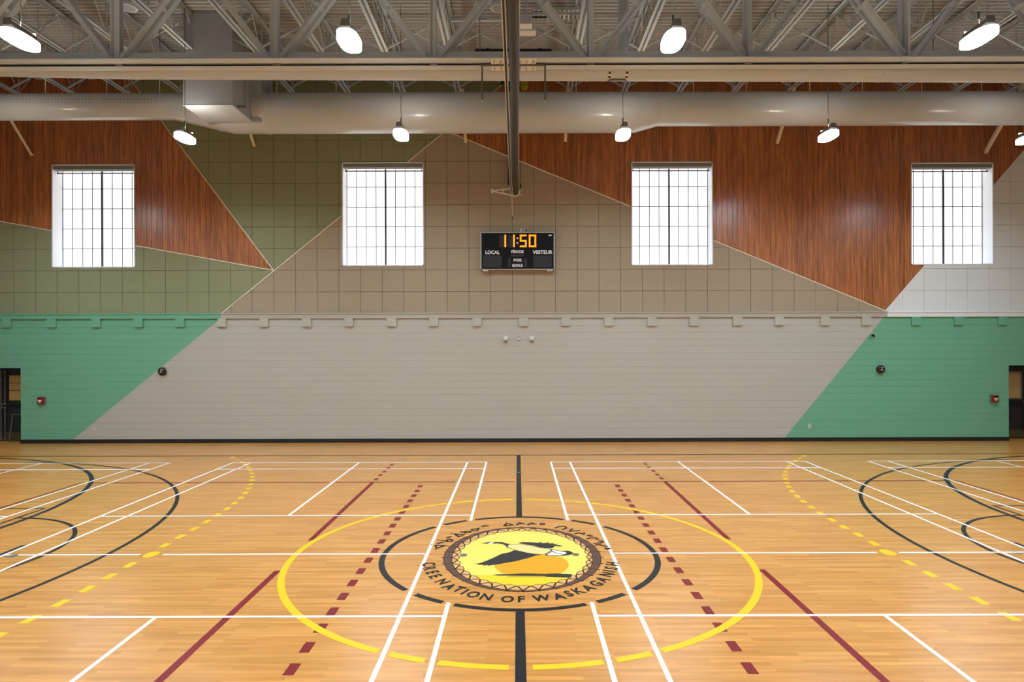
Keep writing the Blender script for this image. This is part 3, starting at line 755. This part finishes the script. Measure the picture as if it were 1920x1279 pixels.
# round white tube running behind the girder
tub = thing('round_pipe_duct', 'slim white round duct running along behind the truss girder', 'duct')
YT = 4.36
def tz(px): return 8.50+(.085 if px < 245 else 0)-.10*max(0, (px-245)/1450)
seg = [-150, 250, 540, 820, 1100, 1376, 1650, 2080]
for i in range(len(seg)-1):
    x0_, x1_ = W(seg[i], 140, YT).x, W(seg[i+1], 140, YT).x
    MB().tube([(x0_, YT, tz(seg[i]+1 if i else 0)-(.0 if i else -.02)), (x1_, YT, tz(seg[i+1]-(1 if i == 0 else 0)))], .245, 28).build('pipe_section', 'tube', tub, True)
    if i:
        MB().tube([(x0_-.02, YT, tz(seg[i]+1)), (x0_+.03, YT, tz(seg[i]+1))], .252, 28).build('pipe_joint', 'steel', tub, True)
for px_ in (300, 900, 1400, 1750):
    p = W(px_, 140, YT); MB().tube([(p.x, YT, 8.6), (p.x, YT, ZC)], .008, 6).build('hanger_rod', 'grey_metal', tub)

# big supply duct near the far wall
YD = 16.4+CAM.y
dct = thing('supply_duct', 'large pale grey round ventilation duct hanging along the far wall', 'duct')
def dx(px): return (px-970.3)*16.4/1176
RL, ZL_, RM, ZM, RR, ZR = .335, 9.085, .51, 8.90, .425, 8.985
def dpath(name, xs_, rz, m='duct'):
    n = 44; mb = MB()
    vs = [(x, YD+q[0]*math.cos(2*PI*i/n), q[1]+q[0]*math.sin(2*PI*i/n)) for x, q in zip(xs_, rz) for i in range(n)]
    mb.add(vs, [(k*n+i, k*n+(i+1) % n, (k+1)*n+(i+1) % n, (k+1)*n+i) for k in range(len(xs_)-1) for i in range(n)])
    mb.build(name, m, dct, True)
dpath('duct_section', (XL+.02, dx(325)), ((RL, ZL_), (RL, ZL_)))
dpath('duct_reducer', (dx(325), dx(436)), ((RL, ZL_), (RM, ZM)))
dpath('duct_section', (dx(436), dx(735)), ((RM, ZM), (RM, ZM)))
dpath('duct_section', (dx(735), dx(960)), ((RM, ZM), (RM, ZM)))
dpath('duct_section', (dx(960), dx(1190)), ((RM, ZM), (RM, ZM)))
dpath('duct_reducer', (dx(1190), dx(1234)), ((RM, ZM), (RR, ZR)))
dpath('duct_section', (dx(1234), dx(1560)), ((RR, ZR), (RR, ZR)))
dpath('duct_section', (dx(1560), XR-.02), ((RR, ZR), (RR, ZR)))
for px_, r, z in ((160, RL, ZL_), (519, RM, ZM), (735, RM, ZM), (848, RM, ZM), (960, RM, ZM), (1075, RM, ZM), (1350, RR, ZR), (1560, RR, ZR), (1700, RR, ZR)):
    MB().tube([(dx(px_)-.012, YD, z), (dx(px_)+.012, YD, z)], r+.004, 40).build('duct_seam', 'duct', dct, True)
# plenum box dropping from the roof onto the duct
yf, yb2 = 14.87+CAM.y, 15.95+CAM.y
xl, xr, xb = W(343, 195, yf).x, W(436, 195, yf).x, W(490, 225, yb2).x
MB().prism([(xl, yf, 8.535), (xr, yf, 8.535), (xr, yb2, 8.535), (xb, yb2, 8.535), (xb, yb2+.75, 8.535), (xl, yb2+.75, 8.535)], (0, 0, ZC-.02-8.535)).build('plenum_box', 'duct_box', dct)
MB().prism([(xl-.006, yf-.008, 9.42), (xr+.006, yf-.008, 9.42), (xr+.006, yb2, 9.42), (xl-.006, yb2, 9.42)], (0, 0, .02)).build('plenum_seam', 'duct_box', dct)
MB().box(xl, xr, yf-.004, yb2, 8.527, 8.536).build('plenum_base', 'duct', dct)
MB().tube([(xb-.05, YD, ZM), (xb+.03, YD, ZM), (xb+.08, YD, ZM)], [.522, .52, RM], 40).build('duct_collar', 'duct', dct, True)
p = W(459, 201, yf+.3); MB().box(xr, xr+.2, yf+.26, yf+.30, p.z-.02, p.z+.03).build('hanger_strut', 'grey_metal', dct)
MB().tube([(xr+.17, yf+.28, p.z), (xr+.17, yf+.28, ZC)], .006, 6).build('hanger_rod', 'grey_metal', dct)
# rows of small outlet holes in the slim end of the duct
mb = MB()
def hole(x, ang):
    c = Vector((x, YD-math.cos(ang)*RL*1.003, ZL_+math.sin(ang)*RL*1.003)); nrm = Vector((0, -math.cos(ang), math.sin(ang))); u = Vector((1, 0, 0)); v = nrm.cross(u)
    mb.add([c+(u*math.cos(2*PI*i/6)+v*math.sin(2*PI*i/6))*.012 for i in range(6)], [tuple(range(6))])
for (u0, u1) in ((0, 80), (90, 195), (210, 310)):
    n = int((u1-u0)/6)
    for i in range(n):
        for a_ in (.18, -.02): hole(dx(u0+(u1-u0)*i/n), a_)
o = mb.build('outlet_holes', 'dark', dct); o['kind'] = 'stuff'
for px_ in (85, 200, 299, 519, 630, 738, 1080, 1300, 1400, 1518, 1617, 1728, 1840):
    zt = {0: ZL_+RL}.get(0 if px_ < 325 else 1, ZM+RM if px_ < 1200 else ZR+RR)
    MB().tube([(dx(px_), YD, zt-.02), (dx(px_), YD, ZC)], .011, 6).build('hanger_rod', 'white_metal', dct)

# braces stepping down at 45 degrees from the roof to the far wall
places = ((60, 292, 'leftmost, left of the far-left window head'), (477, 275, 'above the dark green panels'), (873, 268, 'left of the hanging divider curtain'), (1060, 266, 'right of the hanging divider curtain'), (1457, 270, 'above the wide wooden field'), (1848, 288, 'above the rightmost window'))
for (u, v, where) in places:
    p = W(u, v); q = p+Vector((0, -1, 1))*min(1.7, ZB-p.z)
    b_ = thing('wall_brace', 'pale steel angle brace sloping to the wall, '+where, 'brace', 'sloping wall braces', p)
    d = (q-p); o = MB().angle((-.04, -.01, 0), Vector((-.04, -.01, 0))+d, (1, 0, 0), Vector((0, .7071, .7071)), .085, .01).build('angle_bar', 'pale_brace', b_)
    MB().box(-.045, .05, -.012, 0, .0, .06).build('wall_plate', 'pale_brace', b_)

# ================================================================ LAMPS
def lamp_parts():
    n = 28; ov = [(.165*math.copysign(abs(math.cos(2*PI*i/n))**.75, math.cos(2*PI*i/n)), .32*math.copysign(abs(math.sin(2*PI*i/n))**.75, math.sin(2*PI*i/n))) for i in range(n)]
    f = glow_face(MB().prism([(.96*x, .96*y, -.005) for x, y in ov], (0, 0, .01)), 'diffuser', 'lamp_body', 'lamp_face', (0, 0, -1))
    hb = MB(); hb.prism([(-.11, -.25, .006), (.11, -.25, .006), (.07, -.25, .07), (-.07, -.25, .07)], (0, .5, 0))
    global up_me; up_me = glow_face(MB().box(-.055, .055, -.2, .2, .07, .074), 'added_uplight_strip', 'lamp_body', 'added_uplight', (0, 0, 1))  # strip added to throw light up at the deck
    bf = MB()                                         # added baffles keep the uplight off the walls
    for q in (-1, 1):
        bf.box(min(q*.06, q*.07), max(q*.06, q*.07), -.25, .25, .07, .13); bf.box(-.06, .06, min(q*.24, q*.25), max(q*.24, q*.25), .07, .18)
    global baf_me; baf_me = bf.mesh('added_uplight_baffle', 'grey_metal')
    sk = MB(); vs = [(x*k, y*k, z) for (k, z) in ((.985, .008), (.985, -.085), (1.0, -.085), (1.0, .008)) for x, y in ov]
    sk.add(vs, [(q*n+i, q*n+(i+1) % n, ((q+1) % 4)*n+(i+1) % n, ((q+1) % 4)*n+i) for q in range(4) for i in range(n)])
    global skirt_me; skirt_me = sk.mesh('cutoff_skirt', 'skirt_glow')  # skirt added to cut lamp light off the upper wall
    return f, hb.mesh('housing', 'lamp_body')
lf, lh = lamp_parts()
def lamp(p, label, group):
    t = thing('high_bay_lamp', label, 'lamp', group, p)
    link('housing', lh, t); link('diffuser', lf, t); link('cutoff_skirt', skirt_me, t); link('added_uplight_strip', up_me, t); link('added_uplight_baffle', baf_me, t)
    c = MB(); c.tube([(0, 0, .08), (.012, 0, .3), (0, 0, .55), (0, 0, ZC-p.z+.005)], .008, 6); c.build('suspension_cable', 'grey_metal', t)
    c = MB(); c.tube([(0, 0, .24), (0, 0, .36)], .016, 8); c.build('cable_grip', 'black_metal', t)
YFAR, YNEAR = 14.6+CAM.y, 9.72+CAM.y
for (u, v, l) in ((347, 256, 'lamp hanging by the corner of the duct plenum'), (752, 250, 'far-row lamp above the window left of the scoreboard'), (1168, 250, 'far-row lamp above the window right of the scoreboard'), (1553, 252, 'far-row lamp in front of the wide wooden field'), (1930, 257, 'far-row lamp cut off by the right picture edge')):
    lamp(W(u, v, YFAR), 'glowing white high-bay '+l, 'high-bay lamps')
for (u, v, l) in ((38, 70, 'leftmost near-row lamp under the roof deck'), (655, 72, 'near-row lamp left of the divider curtain'), (1262, 72, 'near-row lamp right of the divider curtain'), (1835, 66, 'rightmost near-row lamp under the roof deck')):
    lamp(W(u, v, YNEAR), 'glowing white high-bay '+l, 'high-bay lamps')
off = [(-12.75, YFAR)]+[(x, YNEAR) for x in (-12.75, 12.2)]+[(x, y) for y in (-3.6, -8.4) for x in (-12.75, -7.7, -2.65, 2.43, 7.2, 12.2)]
for (x, y) in off:
    lamp(Vector((x, y, 7.66)), 'glowing white high-bay lamp hanging outside the picture', 'lamps outside the picture')

# ================================================================ DIVIDER CURTAIN
cur = thing('divider_curtain', 'dark rolled-up divider curtain running from the roof front to the far wall', 'curtain')
YE = 17.55+CAM.y; zb = W(970, 366, YE).z; R_ = .080
xc = -.068
pth = [(xc+.01*math.sin(y*.9), y, zb+R_) for y in [YE-(YE-YF-.5)*i/30 for i in range(31)]]
MB().tube(pth, R_, 20).build('curtain_roll', 'curtain', cur, True)
MB().tube([(xc+R_+.004, p[1], zb+R_+.01) for p in pth], .007, 8).build('selvedge_cord', 'strap', cur)
MB().tube([(xc-R_-.062, p[1], zb+R_-.02) for p in pth], .009, 8).build('lifting_strap', 'strap', cur)
MB().tube([(xc-R_-.016, p[1], zb+R_-.015) for p in pth], .009, 8).build('lifting_strap', 'strap', cur)
MB().box(xc-R_-.06, xc-R_-.016, YF+.6, YE, zb+R_+.0, zb+R_+.012).build('roll_fabric_edge', 'curtain', cur)
MB().tube([(xc-R_-.02, YE-.05, zb+R_), (xc-R_-.012, YE-.04, zb-.3), (xc-R_-.008, YE-.03, zb-.62)], [.014, .008, .006], 8).build('pull_cord', 'pale_brace', cur)
MB().tube([(xc-R_-.008, YE-.03, zb-.60), (xc-R_-.008, YE-.03, zb-.68)], [.01, .022], 8).build('cord_toggle', 'kick', cur)
brk = thing('curtain_end_bracket', 'white triangular steel bracket holding the end of the rolled curtain', 'bracket')
def K(u, v, y=YE+.05): return W(u, v, y)
a, b1, b2, b3 = K(923, 358), K(961, 353), K(962, 367), K(976, 360)
mb = MB(); mb.tube([a, b1], .018, 8); mb.tube([a, b2], .018, 8); mb.tube([b1, K(962, 367)], .014, 8); mb.build('bracket_arm', 'white_metal', brk, True)
mb = MB(); mb.tube([K(943, 356), K(943, 362)], .014, 8); mb.build('bracket_rung', 'white_metal', brk)
mb = MB(); mb.tube([a+Vector((0, -.03, 0)), a+Vector((0, .1, 0))], .05, 12); mb.build('pulley', 'white_metal', brk, True)
mb = MB(); mb.tube([b2, K(966, 368.5), K(971, 366), K(974, 361), K(973, 357)], .014, 8); mb.build('cradle_hook', 'white_metal', brk, True)
mb = MB(); mb.tube([K(972, 360), K(978, 356)], .012, 8); mb.tube([K(973, 363), K(978, 366)], .012, 8); mb.build('hook_pin', 'white_metal', brk)
mb = MB(); mb.box(b1.x-.05, b1.x, YE+.04, YW, a.z-.015, a.z+.015); mb.build('wall_arm', 'grey_metal', brk)
x0_, x1_ = W(952.5, 300).x, W(957.5, 300).x
tag(MB().box(x0_, x1_, YW-.15, YW-.085, W(0, 352).z, ZC+.005).build('black_strip', 'black_metal'), 'black vertical strip on the wall behind the curtain roll', 'channel')  # plain black strip reaching from the deck down in front of the wall
mb = MB(); mb.tube([W(976, 357, YW-.08), (W(976, 357).x, YW-.08, ZC+.005)], .007, 6); g_ = mb.build('lift_cable', 'black_metal'); tag(g_, 'thin black lifting cable hanging beside the curtain roll', 'cable')
MB().tube([W(976, 346, YW-.08), W(976, 352, YW-.08)], .02, 8).build('cable_clamp', 'black_metal', g_)
# hanger frame at mid girder
hf = thing('hanger_frame', 'dark U-shaped hanger bar with two drop rods under the girder splice', 'hanger')
yh_ = YG+lw+.035
pa, pb = W(904, 121, yh_), W(1022, 121, yh_)
MB().box(pa.x-.02, pb.x+.02, yh_-.03, yh_+.03, ZG-.03, ZG+.012).build('cross_bar', 'grey_metal', hf)
for p, q in ((pa, W(903.5, 188, yh_)), (pb, W(1022.5, 188, yh_))):
    r = MB().tube([(p.x, yh_, ZG), (p.x, yh_, q.z)], .017, 8).build('drop_rod', 'grey_metal', hf)
    MB().tube([(p.x, yh_, q.z), (p.x, yh_, q.z-.03)], .016, 8).build('rod_tip', 'white_metal', hf)
# striped strap frame on the slim duct
ss = thing('striped_strap_frame', 'black and pale striped U-shaped strap around the slim duct', 'strap')
for u in (1141, 1173):
    x = W(u, 140, YT).x; zc = tz(u)
    for i in range(16):
        a0 = PI*.55+PI*.95*i/16
        def ptq(r, t): return (YT+r*math.cos(t), zc+r*math.sin(t))
        a1 = a0+PI*.95/16; q = [ptq(.249, a0), ptq(.249, a1), ptq(.258, a1), ptq(.258, a0)]
        MB().prism([(x-.022, p[0], p[1]) for p in q], (.044, 0, 0)).build('strap_band', 'black_metal' if i % 2 else 'trim_pale', ss)
x0_, x1_ = W(1141, 140, YT).x, W(1173, 140, YT).x
MB().bar((x0_, YT-.05, tz(1150)-.26), (x1_, YT-.05, tz(1150)-.26), .03, .025).build('strap_link', 'grey_metal', ss)

# ================================================================ ROOF FITTINGS
def at3(u, v, D): return W(u, v, D+CAM.y)
for (u, v, lab) in ((240, 12, 'round white ceiling loudspeaker ring left of the plenum box'), (936, 13, 'round white ceiling loudspeaker beside the curtain roll')):
    p = at3(u, v, 13.7); s = thing('ceiling_speaker', lab, 'speaker', 'round ceiling speakers', p)
    mb = MB(); mb.tube([(0, 0, .02), (0, 0, -.04)], [.2, .19], 24); mb.build('speaker_can', 'steel', s, True)
    mb = MB(); mb.tube([(0, 0, -.035), (0, 0, -.048)], [.14, .135], 24); mb.build('speaker_grille', 'duct_box', s, True)
    MB().tube([(0, 0, 0), (0, 0, ZC-p.z)], .012, 6).build('drop_rod', 'steel', s)
p0, p1, p2 = at3(905, 4, 13.6), at3(909, 37, 13.6), at3(946, 37, 13.6)
fr = thing('hoist_support_frame', 'pale angle-iron frame under the deck left of the curtain roll', 'frame')
MB().bar(p0, p1, .05, .05).build('upright', 'steel', fr); MB().bar(at3(845, 38, 13.6), p2, .05, .05).build('rail', 'steel', fr); MB().bar(at3(900, 4, 13.6), at3(950, 4, 13.6), .05, .05).build('rail', 'steel', fr)
for (u0, v0, u1, v1, D, nm, lab) in ((974, 27, 998, 45, 13.6, 'junction_box', 'upper of two pale square electrical boxes right of the curtain roll'), (972, 45, 1005, 58, 13.9, 'junction_box', 'lower of two pale electrical boxes right of the curtain roll')):
    a, c = at3(u0, v1, D), at3(u1, v0, D); j = MB().box(a.x, c.x, a.y, a.y+.22, a.z, c.z).build(nm, 'white_metal'); tag(j, lab, 'box', 'electrical boxes in the roof')
    MB().box(a.x+.02, c.x-.02, a.y-.008, a.y, a.z+.02, c.z-.02).build('cover_plate', 'steel', j)
    MB().tube([((a.x+c.x)/2, a.y+.1, c.z), ((a.x+c.x)/2, a.y+.1, ZC)], .012, 6).build('conduit', 'steel', j)
a, c = at3(891, 94, 13.2), at3(1034, 94, 13.2); bar_ = thing('black_rail', 'black horizontal pipe rail just above the girder splice', 'rail')
MB().tube([a, c], .028, 10).build('pipe', 'black_metal', bar_, True)
for u in (915, 1012): MB().tube([at3(u-2, 94, 13.2), at3(u+2, 94, 13.2)], .045, 10).build('collar', 'black_metal', bar_, True)
for u in (899, 1026):
    q = at3(u, 94, 13.2); MB().tube([q, (q.x, q.y, ZC)], .008, 6).build('hanger_rod', 'steel', bar_)
for (v, lab, dd) in ((16, 'upper', 14.5), (25, 'lower', 14.0)):
    a, c = at3(998, v, dd), at3(1096, v, dd); t = thing('cable_tray', lab+' pale perforated cable tray right of the electrical boxes', 'tray', 'cable trays')
    MB().box(a.x, c.x, a.y, a.y+.02, a.z-.03, a.z+.03).build('tray_side', 'steel', t); MB().box(a.x, c.x, a.y+.2, a.y+.22, a.z-.03, a.z+.03).build('tray_side', 'steel', t)
    for i in range(12): MB().box(a.x+(c.x-a.x)*(i+.3)/12, a.x+(c.x-a.x)*(i+.6)/12, a.y, a.y+.22, a.z-.03, a.z-.02).build('tray_rung', 'white_metal', t)
    MB().tube([(a.x, a.y+.08, a.z-.045), (a.x+.38, a.y+.08, a.z-.045)], .02, 8).build('cable_bundle', 'black_metal', t)
    for f_ in (.1, .9): MB().tube([(a.x+(c.x-a.x)*f_, a.y+.11, a.z), (a.x+(c.x-a.x)*f_, a.y+.11, ZC)], .006, 6).build('hanger_rod', 'steel', t)
q = at3(1169, 40, 13.4); t = thing('roof_drain_pipe', 'pale vertical roof drain pipe right of the divider curtain', 'pipe')
MB().tube([(q.x, q.y, 8.75), (q.x, q.y, ZC)], .115, 20).build('pipe_shaft', 'steel', t, True); MB().tube([(q.x, q.y, 9.55), (q.x, q.y, 9.62)], .13, 20).build('pipe_coupling', 'steel', t, True)
q = at3(983, 159, 17.2); t = thing('hoist_motor', 'yellow hoist motor housing beside the curtain roll above the duct', 'motor', None, q)
MB().tube([(0, -.12, 0), (0, .12, 0)], .11, 16).build('drum_cover', 'yellow_plastic', t, True); MB().box(-.1, .1, -.1, .1, .05, .16).build('mount_plate', 'grey_metal', t); MB().tube([(0, 0, .1), (0, 0, ZC-q.z)], .015, 6).build('hanger_rod', 'grey_metal', t); MB().tube([(.01, -.1, -.1), (.01, -.1, -.16)], .02, 8).build('chain_guide', 'yellow_plastic', t)
q = at3(947, 160, 17.2); t = thing('hoist_gearbox', 'small dark gearbox left of the curtain roll above the duct', 'gearbox', None, q)
MB().box(-.06, .06, -.08, .08, -.12, .04).build('gear_case', 'grey_metal', t); MB().box(-.12, .06, -.05, .05, .04, .1).build('mount_plate', 'black_metal', t); MB().tube([(0, 0, .06), (0, 0, ZC-q.z)], .015, 6).build('hanger_rod', 'grey_metal', t)

# ================================================================ SCOREBOARD
YS = YW-.17
def SB(u, v, y=YS): return W(880+u/10.667, 420+v/10.667, y)
a, c = SB(225, 915), SB(1705, 165)
sb = thing('scoreboard', 'black wall scoreboard with orange digits reading 11:50', 'scoreboard', None, ((a.x+c.x)/2, YS, a.z))
O_ = Vector(sb.location)
def sp(name, m, u0, v0, u1, v1, y0_, y1_, par=None):
    p, q = SB(u0, v1), SB(u1, v0)
    return MB().box(p.x-O_.x, q.x-O_.x, y0_, y1_, p.z-O_.z, q.z-O_.z).build(name, m, par or sb)
cab = sp('cabinet', 'score_face', 232, 172, 1698, 908, .0, .15)
clk = sp('clock_display', 'score_face', 590, 205, 1345, 472, -.002, .01)
for r in ((225, 165, 1705, 182), (225, 898, 1705, 915), (225, 165, 241, 915), (1689, 165, 1705, 915)): sp('frame_edge', 'score_frame', *r, -.012, .15)
for r in ((272, 630, 650, 868), (1280, 630, 1650, 864), (825, 615, 1095, 655), (778, 690, 828, 862), (1100, 690, 1152, 862), (595, 220, 745, 460), (775, 220, 915, 460)): sp('display_window', 'score_panel', *r, -.004, .01)
for r in ((265, 916, 375, 948), (1550, 916, 1660, 942)): sp('mounting_foot', 'score_frame', *r, .0, .17)
T = 32
def digit(segs, u0, u1, v0, v1):
    vm = (v0+v1)/2
    S = {'a': (u0, v0, u1, v0+T), 'g': (u0, vm-T/2, u1, vm+T/2), 'd': (u0, v1-T, u1, v1), 'f': (u0, v0, u0+T, vm), 'e': (u0, vm, u0+T, v1), 'b': (u1-T, v0, u1, vm), 'c': (u1-T, vm, u1, v1)}
    for s_ in segs: sp('digit_segment', 'digit', *S[s_], -.012, 0, clk)
digit('bc', 640, 735, 215, 462); digit('bc', 815, 910, 215, 462); digit('afgcd', 1010, 1145, 215, 465); digit('abcdef', 1190, 1335, 215, 465)
for v in (285, 380): sp('colon_dot', 'score_text', 945, v-16, 977, v+16, -.012, 0, clk)
def words(txt, u0, v0, u1, v1, par):
    vs, fs = glyph_mesh(txt, .03); x0_, x1_ = min(p[0] for p in vs), max(p[0] for p in vs); y0_, y1_ = min(p[1] for p in vs), max(p[1] for p in vs)
    p, q = SB(u0, v1), SB(u1, v0); mb = MB()
    mb.add([(p.x-O_.x+(w[0]-x0_)/(x1_-x0_)*(q.x-p.x), -.006, p.z-O_.z+(w[1]-y0_)/(y1_-y0_)*(q.z-p.z)) for w in vs], fs)
    me = bpy.data.meshes.new('lettering'); me.from_pydata(mb.v, [], mb.f); me.materials.append(MATS['score_text']); link('lettering', me, par)
words('LOCAL', 322, 530, 608, 605, cab); words('VISITEUR', 1265, 525, 1662, 602, cab); words('PÉRIODE', 838, 508, 1085, 587, cab); words('POSS.', 885, 695, 1055, 752, cab); words('BONUS', 862, 800, 1068, 860, cab)
pl = [SB(*q) for q in ((1575, 243), (1590, 222), (1615, 212), (1640, 216), (1655, 243))]; mb = MB(); mb.add([(p.x-O_.x, -.006, p.z-O_.z) for p in pl], [(0, 1, 2, 3, 4)]); finish(mb, 'maker_mark', 'score_text', sb)

# ================================================================ SMALL WALL FITTINGS
def plate(name, label, cat, u, v, w, h, d, m, group=None):
    p = W(u, v, YW-.008); t = thing(name, label, cat, group, p)
    MB().box(-w/2, w/2, -d, 0, -h/2, h/2).build('cover', m, t); return t
for (u, lab) in ((977.4, 'small white power outlet on top edge of the scoreboard'),):
    t = plate('power_outlet', lab, 'outlet', u, 432.5, .075, .115, .02, 'white_metal')
    for z in (-.025, .025): MB().box(-.018, .018, -.026, -.02, z-.012, z+.012).build('socket_face', 'cassette', t)
t = plate('cable_box', 'small black and white cable box beside the outlet above the scoreboard', 'box', 985.5, 431, .075, .10, .03, 'white_metal'); MB().box(-.01, .03, -.05, -.03, -.04, .03).build('cable_plug', 'black_metal', t); MB().tube([(.02, -.04, -.03), (.03, -.05, -.045)], .01, 6).build('cable', 'black_metal', t)
for (u, v, lab) in ((175, 804, 'low white power outlet near the foot of the left green diagonal'), (1518, 799, 'low white power outlet on the right green wall')):
    t = plate('power_outlet', lab, 'outlet', u, v, .08, .125, .015, 'white_metal', 'low wall outlets')
    for z in (-.03, .03): MB().box(-.02, .02, -.02, -.015, z-.014, z+.014).build('socket_face', 'mullion', t)
for (u, lab) in ((948, 'left of a pair of small white sensor boxes under the scoreboard'), (997, 'right of a pair of small white sensor boxes under the scoreboard')):
    t = plate('wall_sensor', lab, 'sensor', u, 635, .12, .13, .04, 'white_metal', 'white sensor boxes under the scoreboard')
    MB().tube([(0, -.04, .0), (0, -.10, -.02)], [.05, .035], 10).build('sensor_head', 'white_metal', t, True); MB().box(-.06, .06, -.07, -.03, -.085, -.06).build('sensor_base', 'grey_metal', t)
t = plate('switch_plate', 'small grey double switch plate between the two white sensor boxes', 'switch', 972.5, 635, .11, .12, .012, 'cassette')
for x in (-.028, .028): MB().box(x-.014, x+.014, -.024, -.01, -.045, .045).build('rocker', 'white_metal', t)
t = plate('wall_camera', 'tiny grey device high on the right painted diagonal', 'camera', 1634.5, 626.5, .06, .06, .03, 'white_metal'); MB().tube([(0, -.03, -.02), (0, -.12, -.06)], .035, 10).build('lens_barrel', 'black_metal', t, True)
for (u, v, lab) in ((79, 751, 'red fire alarm pull station beside the left doorway'), (1863, 747.5, 'red fire alarm pull station beside the right doorway')):
    t = plate('fire_alarm_pull', lab, 'fire alarm', u, v, .22, .22, .05, 'alarm_grey', 'fire alarm pull stations')
    pc = MB().box(-.085, .085, -.085, -.05, -.075, .10).build('pull_case', 'alarm_red', t); MB().box(-.05, .05, -.105, -.085, -.01, .02).build('pull_handle', 'white_metal', pc); MB().box(-.05, .05, -.09, -.085, .05, .085).build('case_band', 'dark', pc); MB().box(-.018, .018, -.10, -.085, -.055, -.01).build('pull_stem', 'white_metal', pc)
for (u, v, lab) in ((305.5, 696.5, 'dark round alarm bell by the left painted diagonal'), (1649.8, 692.3, 'dark round alarm bell on the right green wall')):
    p = W(u, v, YW-.008); t = thing('alarm_bell', lab, 'bell', 'round alarm bells', p)
    MB().tube([(0, 0, 0), (0, -.03, 0)], .10, 24).build('bell_base', 'black_metal', t, True)
    prof = [(-.03, .122), (-.055, .122), (-.075, .112), (-.09, .09), (-.098, .05), (-.10, .012)]
    gong = MB().tube([(0, y, 0) for y, r in prof], [r for y, r in prof], 24).build('bell_gong', 'bell', t, True)
    MB().tube([(0, -.10, 0), (0, -.115, 0)], .014, 10).build('gong_nut', 'white_metal', gong, True)
    MB().box(-.06, .045, -.106, -.09, -.035, -.015).build('bell_label', 'cassette', gong)
    MB().box(-.02, .05, -.106, -.085, .04, .055).build('bell_mark', 'white_metal', gong)
# folding stand leaning inside the left doorway
ys_ = YW+.3; a, b1 = W(17.5, 829, ys_), W(24.5, 777, ys_)
st_ = thing('folding_stand', 'grey tubular folding stand standing inside the left doorway', 'stand', None, (a.x, ys_, 0))
def rel(p): return (p[0]-a.x, p[1]-ys_, p[2])
tp = (b1.x, ys_-.02, b1.z); tq = (b1.x+.42, ys_-.02, b1.z)
mb = MB(); mb.tube([rel((a.x, ys_, .0)), rel(tp)], .014, 8); mb.build('front_leg', 'grey_metal', st_, True)
mb = MB(); mb.tube([rel(tp), rel(tq)], .014, 8); mb.build('top_rail', 'grey_metal', st_, True)
mb = MB(); mb.tube([rel(tq), rel((tq[0]+.07, ys_, 0))], .014, 8); mb.build('front_leg', 'grey_metal', st_, True)
mb = MB(); mb.tube([rel((b1.x+.2, ys_-.02, b1.z)), rel((b1.x+.2, ys_+.12, 0.0))], .012, 8); mb.build('rear_leg', 'black_metal', st_, True)
